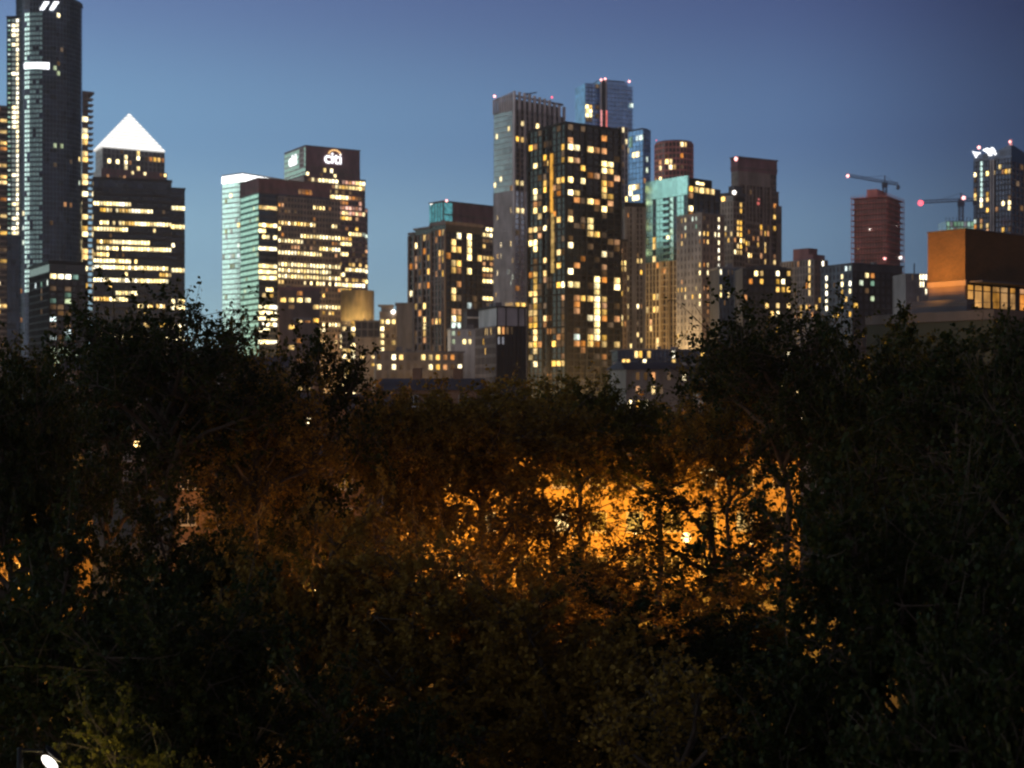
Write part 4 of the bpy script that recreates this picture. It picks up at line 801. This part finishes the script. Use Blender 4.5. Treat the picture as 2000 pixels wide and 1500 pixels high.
# pointed tower at the right edge
R10 = (1860, 260); K10 = 7.5
b = Bld('residential_tower', 'dark pointed-roof tower with white glowing roof letters, at the right edge', 720, 1975, 48)
w = b.solve(2050, 'R'); d = b.solve(1902, 'L'); h = b.z(305, 0, d); hp = b.z(281); hr = b.z(330, w, 0)
m = MB(); m.add([(0, 0, 0), (w, 0, 0), (w, d, 0), (0, d, 0), (0, 0, hp), (w, 0, hr), (w, d, hr-4), (0, d*.42, h+1), (0, d, h)], [(0, 1, 5, 4), (1, 2, 6, 5), (2, 3, 8, 6), (3, 0, 4, 7, 8), (4, 5, 6, 7), (7, 6, 8), (3, 2, 1, 0)])
b.part(m, 'glazing', 'g_dark')
gl = b.facade('L', d, 0, h-3, d/12, 2.7, .35, .5, 'w_charcoal'); gr = b.facade('R', w, 0, hr-2, w/10, 3.0, .9, .5, 'w_brown')
m = MB(); t = b.solve(1860+570/K10, 'L')
for tt in (t, t-1.4): m.box(-.9, 0, tt-.3, tt+.3, 0, h-3)
b.part(m, 'facade_column', 'w_steel')
for y in range(350, 890, 20): b.litpx([(425, y, 'g_cyan')], R10, K10)
b.litpx([(345,630,'W'),(345,690,'D'),(345,820,'D'),(345,890,'Y'),(340,950,'W'),(335,1020,'W'),(430,1000,'X'),(430,1040,'W'),(510,600,'W'),(620,590,'Y'),(620,615,'Y'),(515,870,'Y'),(515,1000,'Y'),(515,1130,'Y'),(640,1115,'O'),(720,460,'W'),(810,530,'Y'),(830,590,'Y'),(745,530,'O'),(755,1000,'W'),(820,1000,'W'),(825,925,'D'),(820,1065,'W'),(440,1350,'Y'),(350,1290,'C'),(440,1290,'O'),(515,1330,'Y'),(740,1385,'Y'),(515,1400,'O'),(440,1400,'O'),(350,1400,'O'),(825,1385,'D'),(1040,690,'D'),(1000,1100,'D'),(940,330,'D')], R10, K10); b.rand(gr, .08, 'DD', j0=20); b.done()
m = MB()
# glowing open roof letters, blurred shapes: a forked one, a broad one, two slanted bars
def pl(pts):
    q = []
    for X, Y in pts:
        px, py = 1860+X/K10, 260+Y/K10; t_ = b.solve(px, 'L'); q.append((t_, zof(py, b.wld(0, t_)[1])))
    n_ = len(q); m.add([(-.9, a, z) for a, z in q]+[(-.5, a, z) for a, z in q], [tuple(range(n_)), tuple(range(n_, 2*n_))[::-1]]+[(i, n_+i, n_+(i+1) % n_, (i+1) % n_) for i in range(n_)])
pl([(298, 262), (330, 280), (400, 285), (430, 290), (378, 320), (355, 370), (338, 330)]); pl([(450, 250), (520, 220), (580, 240), (592, 330), (545, 335), (520, 290)]); pl([(575, 205), (620, 225), (655, 310), (630, 325), (600, 280)])
b.part(m, 'roof_letter', 'sign_white')
m = MB(); t = d*.2; m.bar((0, .3, hp-.5), (0, .3, b.z(273)), 1.0); b.part(m, 'spire', 'red_strip'); b.light(1973, 277, 'lamp_pink', .9, -.3, .6); t_ = b.solve(1912, 'L'); b.light(1912, 288, 'lamp_pink', 1.1, 0, t_)
b = Bld('office_block', 'small glazed block with rooftop railings behind the orange brick building', 640, 1848, 4, 'office block')
w = b.solve(1902, 'R'); h = b.z(432); b.body(w, 10, 0, h, 'g_pale'); g = b.facade('R', w, 0, h, w/8, 2.6, .3, .5, 'w_grey'); m = MB()
for i in range(9): m.box(w*i/8-.08, w*i/8+.08, 0, .2, h, h+1.9)
b.part(m, 'railing', 'w_slate'); b.rand(g, .9, 'T', j0=g['nf']-6); b.done()
b = Bld('apartment_block', 'white-lit balcony block left of the orange brick building', 380, 1768, 6, 'apartment block')
w = b.solve(1816, 'R'); h = b.z(534); b.body(w, 9, 0, h, 'w_grey', name='wall'); g = b.facade('R', w, 0, h, w/9, 1.9, .3, .5, 'w_grey'); m = MB(); m.bar((w*.6, 4, h), (w*.6, 4, h+3), .25); b.part(m, 'mast', 'w_slate')
b.litpx([(x, y, 'X') for x, y in [(310,620),(330,680),(330,720),(360,790),(355,825),(345,700),(370,640),(310,700)]], (1740, 420), 5.357); b.rand(g, .15, 'DC'); b.done()

# podium blocks at the foot of the teal tower
b = Bld('office_block', 'low podium with dark glass and a few bright windows below the teal tower', 420, 1206, 3, 'podium block')
w = b.solve(1384, 'R'); h = b.z(684); b.body(w, 14, 0, h, 'g_dark', name='glazing'); b.roof(w, 14, h, 'w_concrete', h=.35); g = b.facade('R', w, 0, h, w/22, 2.5, .25, .5, 'w_slate')
m = MB(); zz = b.z(711); m.box(-1.5, w, -1.6, -.4, zz-.4, zz+.45); b.part(m, 'ledge', 'w_concrete')
for x, y, c, n_ in [(170,940,'Y',1),(200,940,'Y',1),(235,940,'Y',1),(310,890,'Y',1),(345,890,'Y',1),(350,965,'W',1),(410,885,'Y',1),(635,890,'X',1),(635,945,'Y',1),(885,885,'Y',1),(890,910,'Y',1)]: b.litpx([(x, y, c)], R8, K8)
b.done()
b = Bld('terrace', 'beige terrace with two large lit windows, in the gap between the trees', 230, 1222, 14, 'terrace')
w = b.solve(1344, 'R'); h = b.z(721); b.body(w, 9, 0, h, 'w_beige', name='wall'); g = b.facade('R', w, 0, h, w/8, 2.15, .75, 1.0, 'w_beige', pp=.12, sp=.08)
m = MB(); m.add([(-.4, -.5, h), (w+.4, -.5, h), (w+.4, 9.5, h), (-.4, 9.5, h), (.4, 3.5, h+1.2), (w-.4, 3.5, h+1.2), (w-.4, 6, h+1.2), (.4, 6, h+1.2)], [(0, 1, 5, 4), (1, 2, 6, 5), (2, 3, 7, 6), (3, 0, 4, 7), (4, 5, 6, 7), (3, 2, 1, 0)]); b.part(m, 'roof', 'w_slate')
b.litpx([(385,1068,'D'),(483,1068,'O'),(745,1065,'X'),(585,1145,'D'),(300,1225,'O'),(325,1225,'Y'),(430,1230,'Y'),(515,1228,'D'),(265,1325,'W'),(310,1310,'Y'),(400,1305,'X'),(310,1150,'D')], R8, K8); b.done(out=.03)

# ------------------------------------------------------------------ near buildings
O11 = (1740, 420); K11 = 5.357
b = Bld('brick_building', 'building with orange-lit brick roof storey above amber windows at the right edge', 135, 1885, 38, 'building')
w = 13.5; d = b.solve(1812, 'L'); zt = b.z(448); zm = b.z(546); zl = b.z(604)
b.body(w, d, zm, zt, 'brick_tan', name='roof_storey'); b.roof(w, d, zt, 'w_slate', h=.12, over=.08)
m = MB(); m.box(.1, w, .1, d, zl, zm-.02); b.part(m, 'wall', 'w_brown')
m = MB(); m.box(-.05, .1-.003, -.1, d+.05, zm-.55, zm-.04); b.part(m, 'band', 'w_stone')
m = MB(); m.box(.4, w, -1.6, .09, zm-.30, zm-.12); b.part(m, 'canopy', 'w_slate')
za, zc_ = zl+.25, zm-.5
m = MB(); m.box(.5, w, -.06, .04, za-.4, zm-.31); b.part(m, 'window_wall', 'metal_dark')
xs = [(800, 850), (875, 940), (965, 1030), (1060, 1125), (1145, 1210), (1245, 1290), (1345, 1430), (1450, 1520)]
b.root_windows = 0
for i, (a, c) in enumerate(xs):
    s0, s1 = b.solve(O11[0]+a/K11, 'R'), b.solve(O11[0]+c/K11, 'R')
    m = MB(); m.box(s0, s1, -.10, -.062, za, zc_-.55); m.box(s0, s1, -.10, -.062, zc_-.45, zc_)
    b.part(m, 'lit_window', 'O' if i > 5 else 'amber')
m = MB()
m.box(-3.2, w+6, -5.2, -4.9, zl-1.25, zl-.35); m.box(-3.2, -2.9, -4.9, d+5, zl-1.25, zl-.35)
b.part(m, 'parapet', 'w_dim')
m = MB(); m.box(-2.9, w+6, -4.9, d+5, zl-1.0, zl-.8); b.part(m, 'terrace_floor', 'w_grey')
m = MB(); m.box(-3.0, w+6, -5.0, d+5, 0, zl-1.27); b.part(m, 'lower_wall', 'w_hedge')
m = MB(); m.box(-1.2, -.1, -1, d+1, zl-.78, zl+.9); b.part(m, 'terrace_store', 'w_slate')
m = MB(); m.bar((-2.6, -4.7, zl+.35), (w+6, -4.7, zl+.35), .04); m.bar((-2.6, -4.7, zl+.35), (-2.6, d+4, zl+.35), .04)
for i in range(12): m.bar((-2.6+i*1.8, -4.7, zl-.8), (-2.6+i*1.8, -4.7, zl+.35), .04)
b.part(m, 'railing', 'metal_dark')
b.light(1740+690/K11, 420+950/K11, 'lamp_white', .14, 1, -1.2, 'wall_lamp')
sd = bpy.data.lights.new('uplight', 'SPOT'); sd.energy = 17000; sd.color = (1, .38, .05); sd.spot_size = math.radians(75); sd.spot_blend = .9; sd.shadow_soft_size = .15
so = bpy.data.objects.new('uplight', sd); C.objects.link(so); so.parent = b.root; so.location = (-6.5, d*.5, zl-1.5); so.rotation_euler = Vector((6.5, 0, 9.6)).to_track_quat('-Z', 'Y').to_euler()
g = b.facade('R', w+5, 0, zl-1.6, 2.6, 3.0, .9, 1.3, None, ox=-3.0, oy=-5.0); g['ww'] = 1.1; g['wh'] = 1.3
b.litpx([(1868, 728, 'Y'), (1928, 817, 'O'), (1790, 690, 'D'), (1900, 770, 'D')]); b.done(out=.05)

def terrace(name, label, D, x0, x1, ytop, a, wall, roofh, wins, depth=8, bay=2.6, flr=2.8, roofmat='w_slate', chim=2):
    b = Bld(name, label, D, x0, a, 'terrace'); w = b.solve(x1, 'R'); h = b.z(ytop)
    m = MB(); m.box(0, w, 0, depth, 0, h); b.part(m, 'wall', wall)
    m = MB(); o = .35; m.add([(-o, -o, h), (w+o, -o, h), (w+o, depth+o, h), (-o, depth+o, h), (-o, depth/2, h+roofh), (w+o, depth/2, h+roofh)], [(0, 1, 5, 4), (2, 3, 4, 5), (1, 2, 5), (3, 0, 4), (3, 2, 1, 0)]); rf = b.part(m, 'roof', roofmat)
    for i in range(chim):
        m = MB(); x = w*(i+.7)/(chim+.4); m.box(x, x+1.1, depth/2-.4, depth/2+.4, h+roofh-.8, h+roofh+1.3); c = m.build('chimney', 'brick_brown', rf)
    nb, nf = max(1, int(w/bay)), max(1, int(h/flr)); 
    g = dict(kind='flat', face='R', fr=(0, 0, 1, 0, 0, -1), s0=0, w=w, z0=0, z1=h, bw=w/nb, fh=h/nf, nb=nb, nf=nf, ww=1.15, wh=1.35, ox=0, oy=0); b.grids.append(g)
    fr = g['fr']
    cells = {}
    for px, py, c in wins:
        q = b.hit(px, py)
        if q: cells[(q[1], q[2])] = c
    for i in range(nb):
        for j in range(nf):
            s, z = (i+.5)*w/nb, (j+.55)*h/nf
            f = MB(); 
            for (p, q, r, t) in ((s-.62, s-.56, z-.7, z+.7), (s+.56, s+.62, z-.7, z+.7), (s-.56, s+.56, z+.64, z+.7), (s-.56, s+.56, z-.7, z-.64), (s-.03, s+.03, z-.64, z+.64)): f.fbox(fr, p, q, r, t, .01, .09)
            f.fbox(fr, s-.7, s+.7, z-.8, z-.71, .01, .16)
            fo = b.part(f, 'window', 'w_white'); p = MB(); p.fbox(fr, s-.56, s+.56, z-.64, z+.64, .01, .03); p.build('pane', cells.get((i, j), 'g_black'), fo)
    return b
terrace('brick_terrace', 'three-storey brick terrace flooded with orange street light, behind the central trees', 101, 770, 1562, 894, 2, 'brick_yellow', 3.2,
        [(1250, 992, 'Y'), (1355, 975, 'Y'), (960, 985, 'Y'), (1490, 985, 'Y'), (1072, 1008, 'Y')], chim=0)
terrace('brick_terrace', 'dim brown brick terrace seen through the large tree on the left', 112, 330, 712, 905, -3, 'brick_brown', 3.0, [(362, 905, 'G'), (480, 950, 'D')], chim=3)
terrace('brick_terrace', 'low brick house with an orange-lit wall at the far left behind trees', 74, -120, 92, 965, 0, 'brick_yellow', 2.4, [(20, 932, 'W')], chim=1)
terrace('brick_terrace', 'slate-roofed house with dark gable in the dip of the tree line', 175, 735, 930, 762, -6, 'brick_brown', 1.5, [(740, 800, 'D')], depth=11, chim=2)
terrace('brick_terrace', 'house with a wide white strip window behind the big left tree', 215, 120, 560, 722, 5, 'brick_brown', 2.2, [(276, 740, 'X'), (290, 740, 'X'), (305, 740, 'X'), (320, 740, 'D'), (430, 790, 'Y'), (505, 780, 'O'), (60, 790, 'Y')])
terrace('brick_terrace', 'house with several small white windows, between the two left trees', 165, 540, 770, 806, 3, 'brick_brown', 2.2, [(560, 850, 'X'), (582, 848, 'X'), (600, 846, 'W'), (728, 845, 'X'), (742, 843, 'X'), (670, 873, 'X'), (690, 873, 'X'), (815, 873, 'W'), (675, 845, 'W')])
terrace('brick_terrace', 'tan rendered house behind the tallest right-hand tree', 185, 1385, 1660, 742, 8, 'w_beige', 2.4, [(1520, 768, 'W'), (1533, 768, 'W'), (1478, 824, 'X'), (1572, 825, 'X'), (1590, 768, 'Y'), (1568, 745, 'Y'), (1372, 826, 'Y')])

# ------------------------------------------------------------------ street: road, pavement, path, lamps, railing
m = MB(); m.box(-60, 60, 74, 90, -.05, .006); tag(m.build('road', 'asphalt'), kind='structure')
m = MB(); m.box(-60, 60, 90, 94, -.05, .13); tag(m.build('pavement', 'paving'), kind='structure')
m = MB(); m.box(-5, 22, 50, 58, -.05, .012); tag(m.build('path', 'paving'), kind='structure')

def street_lamp(label, px, py, D, power, col, size=.22, mat='lamp_sodium', armdir=-1, tilt=0, group='sodium street lamps', rad=.25):
    p = at(px, py, D); r = empty('street_lamp', (p.x-armdir*1.1, D, 0), 0, label, 'street lamp', group); ax = armdir*1.1
    m = MB(); m.lathe([(.16, 0), (.15, .9), (.09, 1.0), (.055, p.z+.3)], 10); m.build('pole', 'metal_dark', r, smooth=True)
    m = MB(); m.bar((0, 0, p.z+.28), (ax*.6, 0, p.z+.42), .07, sides=6); m.bar((ax*.6, 0, p.z+.42), (ax, 0, p.z+.22), .07, sides=6); m.build('arm', 'metal_dark', r)
    m = MB(); m.lathe([(.02, p.z+.24), (.2, p.z+.2), (.3, p.z+.05), (.31, p.z+.02)], 12, ax, 0); m.build('lamp_hood', 'metal_dark', r, smooth=True)
    m = MB(); m.ball((ax, 0, p.z), size); m.build('lamp_globe', mat, r, smooth=True)
    if power:
        ld = bpy.data.lights.new('lamp_light', 'POINT'); ld.energy = power; ld.color = col; ld.shadow_soft_size = rad
        o = bpy.data.objects.new('lamp_light', ld); C.objects.link(o); o.parent = r; o.location = (ax, -.05, p.z-size-.1)
    return r
SOD = (1.0, .42, .028)
street_lamp('brightest orange street lamp glowing through the trees right of centre', 1340, 1050, 84, 34000, SOD, .3)
street_lamp('orange street lamp near the left end of the glowing brick terrace', 965, 1035, 96, 9500, SOD, .16)
street_lamp('orange street lamp in the middle of the glowing brick terrace', 1120, 1045, 96, 4000, SOD, .16)
street_lamp('orange street lamp just left of the brightest one', 1240, 1040, 96, 10000, SOD, .14)
street_lamp('orange street lamp at the right end of the glowing brick terrace', 1470, 1060, 96, 11000, SOD, .16)
street_lamp('orange street lamp seen through the large left tree', 268, 868, 118, 4500, SOD, .3)
street_lamp('orange street lamp in front of the dim brown terrace at left', 440, 985, 103, 1400, SOD, .15)
street_lamp('orange street lamp by the far left brick house', 12, 1075, 67, 8000, SOD, .15)
S2 = (1.0, .40, .07)  # unseen lamps added among the near trees to warm the foliage
street_lamp('added foliage fill lamp hidden low between the near trees, left of centre', 620, 1150, 47, 1000, S2, .1)
street_lamp('added foliage fill lamp hidden low between the near trees, below the central dome', 900, 1120, 46, 900, S2, .1)
street_lamp('added foliage fill lamp hidden low between the near trees, right of centre', 1130, 1250, 42, 900, S2, .1)
# white lamp, bottom left
p = at(97, 1490, 24)
r = empty('street_lamp', (p.x-.5, 24, 0), 0, 'tilted white street lamp head at the bottom left corner', 'street lamp')
m = MB(); m.lathe([(.14, 0), (.12, .9), (.07, 1), (.05, p.z+.25)], 10); m.build('pole', 'metal_dark', r, smooth=True)
def tilt(m, cx, cz, sx, sy, sz, ang):
    c_, n_ = math.cos(ang), math.sin(ang); m.v = [(cx+x*sx*c_+z*sz*n_, y*sy, cz-x*sx*n_+z*sz*c_) for x, y, z in m.v]; return m
m = MB(); m.ball((0, 0, 0), 1, 14, 10); tilt(m, .5, p.z, .17, .1, .07, .75).build('lamp_glass', 'lamp_white', r, smooth=True)
m = MB(); m.ball((0, 0, 0), 1, 14, 10); tilt(m, .58, p.z+.15, .2, .12, .04, .75).build('lamp_hood', 'metal_dark', r, smooth=True)
m = MB(); m.bar((0, 0, p.z+.22), (.4, 0, p.z+.2), .05, sides=6); m.build('arm', 'metal_dark', r)
ld = bpy.data.lights.new('lamp_light', 'POINT'); ld.energy = 130; ld.color = (1, .75, .25); ld.shadow_soft_size = .2
o = bpy.data.objects.new('lamp_light', ld); C.objects.link(o); o.parent = r; o.location = (.45, 0, p.z-.5)

r = empty('railing', (4, 49.2, 0), 0, 'dark metal railing along the path at the bottom of the picture', 'railing')
m = MB()
for i in range(71): m.bar((-4+i*.14, 0, .1), (-4+i*.14, 0, 1.1), .02)
m.build('bars', 'metal_dark', r); m = MB(); m.bar((-4, 0, 1.12), (6, 0, 1.12), .05); m.bar((-4, 0, .12), (6, 0, .12), .04); m.build('rail', 'metal_dark', r)

# ------------------------------------------------------------------ trees
def tree_mesh(seed, H, R, fork, nleaf, nlobe=20, leaf=.075, flat=1.0):
    """returns (wood mesh, leaf mesh); crown centred over the origin, top at H, radius R"""
    g = np.random.default_rng(seed); V = []; Fc = []
    def tube(pts, r0, r1, sides):
        pts = np.array(pts, float); n = len(pts); b0 = sum(len(v) for v in V); rows = []
        for i in range(n):
            d = pts[min(i+1, n-1)]-pts[max(i-1, 0)]; d /= max(1e-6, np.linalg.norm(d))
            up = np.array([0, 0, 1.]) if abs(d[2]) < .9 else np.array([1., 0, 0]); a = np.cross(d, up); a /= np.linalg.norm(a); c = np.cross(a, d)
            t = np.arange(sides)*2*np.pi/sides; rr = r0+(r1-r0)*(i/(n-1))
            rows.append(pts[i]+rr*(np.cos(t)[:, None]*a+np.sin(t)[:, None]*c))
        V.append(np.concatenate(rows))
        for i in range(n-1):
            for k in range(sides): Fc.append((b0+i*sides+k, b0+i*sides+(k+1) % sides, b0+(i+1)*sides+(k+1) % sides, b0+(i+1)*sides+k))
    def curve(p, q, n, bow):
        p, q = np.array(p, float), np.array(q, float); L = np.linalg.norm(q-p); mid = (p+q)/2+g.normal(0, bow*L, 3)+np.array([0, 0, -.06*L]); t = np.linspace(0, 1, n)[:, None]
        return (1-t)**2*p+2*t*(1-t)*mid+t*t*q+g.normal(0, .012*L, (n, 3))*(t*(1-t)*4)
    zc = (H+fork)/2; hh = (H-fork)/2
    trunk = [(0, 0, 0)]+[(g.normal(0, .12), g.normal(0, .12), fork*f) for f in (.3, .65, 1)]; trunk += [(g.normal(0, R*.07), g.normal(0, R*.07), fork+(H-fork)*f) for f in (.3, .6)]
    tube(trunk, R*.032+.05, .05, 8)
    lobes = []
    for i in range(nlobe):
        for _ in range(30):
            u = g.normal(0, 1, 3); u /= np.linalg.norm(u); rad = g.uniform(.35, .82)
            c = np.array([u[0]*R*rad, u[1]*R*rad, zc+u[2]*hh*rad*flat])
            if all(np.linalg.norm((c-l[0])/np.array([1, 1, 1])) > R*.30 for l in lobes): break
        lobes.append((c, R*g.uniform(.24, .42)))
    starts, dirs = [], []
    for c, lr in lobes:
        k = g.integers(2, 5); zs = min(c[2]-.15*abs(c[2]-fork)-R*.25, fork+(H-fork)*.55); zs = max(fork*.75, zs)
        base = np.array([0, 0, zs]); pts = curve(base, c, 7, .09); tube(pts, .035+R*.018, .03, 6)
        nt = 16
        for t in range(nt):
            u = g.normal(0, 1, 3); u[2] = u[2]*.8+.15; u /= np.linalg.norm(u); ext = lr*g.uniform(.7, 1.25)
            if g.random() < .10: ext *= 1.5
            s = pts[g.integers(4, 7)]; e = c+u*ext; tw = curve(s, e, 4, .08); tube(tw, .024, .008, 4)
            for q in range(5):
                p0 = tw[g.integers(1, 4)]; v = (e-s)/np.linalg.norm(e-s)*.5+g.normal(0, .6, 3); L = lr*g.uniform(.2, .48); e2 = p0+v*L
                tube([p0, (p0+e2)/2+g.normal(0, .04, 3), e2], .011, .005, 3)
                starts.append(p0); dirs.append(e2-p0)
    starts = np.array(starts); dirs = np.array(dirs); idx = g.integers(0, len(starts), nleaf)
    pos = starts[idx]+dirs[idx]*g.beta(1.6, 1.0, nleaf)[:, None]*1.1+g.normal(0, .07, (nleaf, 3))
    # small clusters drooping at twig ends
    s = leaf*g.uniform(.6, 1.35, nleaf)[:, None]
    nrm = g.normal(0, 1, (nleaf, 3)); nrm[:, 2] = np.abs(nrm[:, 2])+.35; nrm /= np.linalg.norm(nrm, axis=1)[:, None]
    a = np.cross(nrm, g.normal(0, 1, (nleaf, 3))); a /= np.linalg.norm(a, axis=1)[:, None]; c2 = np.cross(nrm, a)
    shape = [(-1.15, 0, 0), (-.45, -.62, .12), (.35, -.78, .16), (.95, -.2, 0), (1.25, .1, -.16), (.5, .74, .16), (-.4, .66, .12)]
    lv = np.stack([pos+a*s*x+c2*s*y+nrm*s*z for x, y, z in shape], 1).reshape(-1, 3)
    top = np.percentile(lv[:, 2], 99.95); rr_ = np.percentile(np.hypot(lv[:, 0], lv[:, 1]), 96); kz, kx = H/top, R/rr_
    lv = lv*np.array([kx, kx, kz]); V = [v*np.array([kx, kx, kz]) for v in V]
    w = bpy.data.meshes.new('trunk'); w.from_pydata(np.concatenate(V).tolist(), [], Fc); w.materials.append(MATS['bark']); w.polygons.foreach_set('use_smooth', [True]*len(w.polygons))
    k = len(shape); me = bpy.data.meshes.new('crown'); me.vertices.add(nleaf*k); me.vertices.foreach_set('co', lv.ravel()); me.loops.add(nleaf*k); me.loops.foreach_set('vertex_index', np.arange(nleaf*k))
    me.polygons.add(nleaf); me.polygons.foreach_set('loop_start', np.arange(nleaf)*k); me.update(calc_edges=True); me.validate(); me.materials.append(MATS['leaf_green'])
    return w, me
TV = [tree_mesh(11, 17, 3.9, 5.5, 24000, 24, leaf=.062), tree_mesh(23, 15, 4.2, 4.5, 36000, 22, leaf=.064), tree_mesh(37, 12, 3.6, 3.2, 30000, 20, leaf=.062), tree_mesh(51, 16, 3.3, 5.0, 11500, 17, leaf=.062),
      tree_mesh(64, 17.5, 4.2, 10.2, 16500, 20, leaf=.062), tree_mesh(78, 15, 4.4, 10.4, 34000, 22, leaf=.06), tree_mesh(92, 11, 3.6, 3.5, 6000, 13, leaf=.062)]
HT = [17, 15, 12, 16, 17.5, 15, 11]; RT = [3.9, 4.2, 3.6, 3.3, 4.2, 4.4, 3.6]
def tree(label, px, ytop, D, v, rad, mat='leaf_green', rot=0, name='tree', lean=0):
    p = at(px, ytop, D); H = p.z; sz = H/HT[v]; sx = rad/RT[v]
    r = empty(name, (p.x, D, 0), math.radians(rot), label, 'tree', 'trees filling the foreground')
    for nm, me in (('trunk', TV[v][0]), ('crown', TV[v][1])):
        o = bpy.data.objects.new(nm, me); C.objects.link(o); o.parent = r; o.scale = (sx, sx, sz)
        if nm == 'crown': o.material_slots[0].link = 'OBJECT'; o.material_slots[0].material = MATS[mat]
    return r
G, BR, YL = 'leaf_green', 'leaf_brown_glow', 'leaf_yellow'
for i, t in enumerate([
 ('large dark tree whose top breaks over the lit offices on the left', 330, 538, 44, 4, 3.9, G, 20),
 ('tree at the far left edge below the gold balcony tower', 20, 618, 39, 1, 2.6, G, 80),
 ('tree in front of the foot of the round tower', 215, 578, 47, 3, 2.3, G, 140),
 ('ragged tree just right of the largest left tree', 440, 600, 50, 3, 2.4, G, 10),
 ('narrow pointed tree before the broad office tower', 615, 628, 49, 3, 2.5, G, 200),
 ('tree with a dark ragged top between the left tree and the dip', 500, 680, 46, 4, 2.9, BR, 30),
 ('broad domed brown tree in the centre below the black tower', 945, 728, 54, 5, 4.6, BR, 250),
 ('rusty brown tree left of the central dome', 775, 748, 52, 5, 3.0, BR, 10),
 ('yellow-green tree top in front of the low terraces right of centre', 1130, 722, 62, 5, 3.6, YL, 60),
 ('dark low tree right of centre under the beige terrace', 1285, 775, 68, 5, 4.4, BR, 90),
 ('tallest tree right of centre, in front of the grey slab towers', 1530, 546, 48, 4, 3.9, G, 300),
 ('tree with wispy left edge beside the teal tower foot', 1425, 632, 52, 4, 2.5, BR, 170),
 ('dark tree left of the orange brick building', 1720, 596, 44, 1, 2.9, G, 220),
 ('dark tree in front of the parapet at the right edge', 1900, 642, 36, 0, 2.9, G, 120),
 ('tree cut by the right edge', 2030, 590, 33, 3, 1.9, G, 40),
 ('dense near tree filling the lower right', 1790, 850, 27, 1, 2.9, G, 0),
 ('dense near tree in the lower right corner', 1985, 960, 21, 2, 2.2, G, 45),
 ('near tree low between the lower right and the glowing terrace', 1600, 1090, 27, 2, 2.3, G, 150),
 ('near tree across the bottom centre right', 1330, 1270, 27, 3, 1.9, BR, 210),
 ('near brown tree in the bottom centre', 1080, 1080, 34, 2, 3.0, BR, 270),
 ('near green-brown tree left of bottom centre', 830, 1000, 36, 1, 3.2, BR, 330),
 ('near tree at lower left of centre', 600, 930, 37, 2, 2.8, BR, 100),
 ('near dark tree low on the left', 370, 1080, 29, 1, 2.7, G, 60),
 ('near dark tree at the lower left edge', 110, 960, 31, 2, 2.7, G, 190),
 ('low dark tree in the bottom left corner', 250, 1310, 25.5, 2, 2.0, YL, 240),
 ('near brown tree hiding the road right of the bottom centre', 1430, 1080, 40, 2, 3.2, BR, 20),
 ('small brown tree under the glowing terrace in the centre', 1190, 1065, 46, 3, 3.4, BR, 110),
 ('sparse tree with thin leaves against the orange wall, left part', 960, 885, 50, 6, 3.6, BR, 70),
 ('sparse brown tree over the dim left end of the orange wall', 800, 880, 52, 6, 4.0, BR, 120),
 ('brown tree screening the dim brown terrace', 560, 830, 56, 2, 3.6, BR, 200),
 ('small dark tree low in front of the dim brown terrace', 350, 905, 39, 2, 2.7, G, 260),
 ('sparse tree with thin leaves against the orange wall, middle part', 1080, 890, 53, 6, 3.2, BR, 160),
 ('sparse tree with thin leaves against the orange wall, around the brightest lamp', 1390, 885, 56, 6, 4.4, G, 215),
 ('dark green tree whose top closes the lower edge of the orange glow, left part', 1020, 1062, 39, 2, 3.4, BR, 45),
 ('dark green tree whose top closes the lower edge of the orange glow, right part', 1290, 1085, 37, 2, 3.3, G, 285),
 ('bushy tree covering the foot of the orange brick building', 1840, 606, 70, 1, 4.6, G, 15),
 ('bushy tree at the right edge covering the foot of the brick building', 1975, 604, 66, 2, 4.4, G, 75),
 ('tree beyond the right edge of the view, its fringe just showing', 2090, 640, 44, 1, 3.6, G, 95),
 ('dark bush hiding the lit ground behind the bottom left lamp', 70, 1370, 38, 2, 2.2, G, 65),
 ('airy tree left of the largest left tree, below the round tower', 60, 650, 52, 3, 2.3, G, 165),
 ('near green tree at the bottom centre left', 700, 1240, 27, 2, 2.1, G, 300),
]): tree(*t)

# ------------------------------------------------------------------ evening haze
m = MB(); m.box(-2600, 2600, -300, 3600, -1.3, 262); hz = m.build('haze'); tag(hz, kind='stuff')
hm_ = bpy.data.materials.new('haze'); hm_.use_nodes = True; nt = hm_.node_tree; nt.nodes.clear()
o_ = nt.nodes.new('ShaderNodeOutputMaterial'); pv = nt.nodes.new('ShaderNodeVolumePrincipled'); nt.links.new(pv.outputs[0], o_.inputs['Volume'])
pv.inputs['Color'].default_value = (.9, .92, 1, 1); pv.inputs['Density'].default_value = .00011; pv.inputs['Anisotropy'].default_value = .3
hz.data.materials.append(hm_)
scene.cycles.volume_bounces = 0
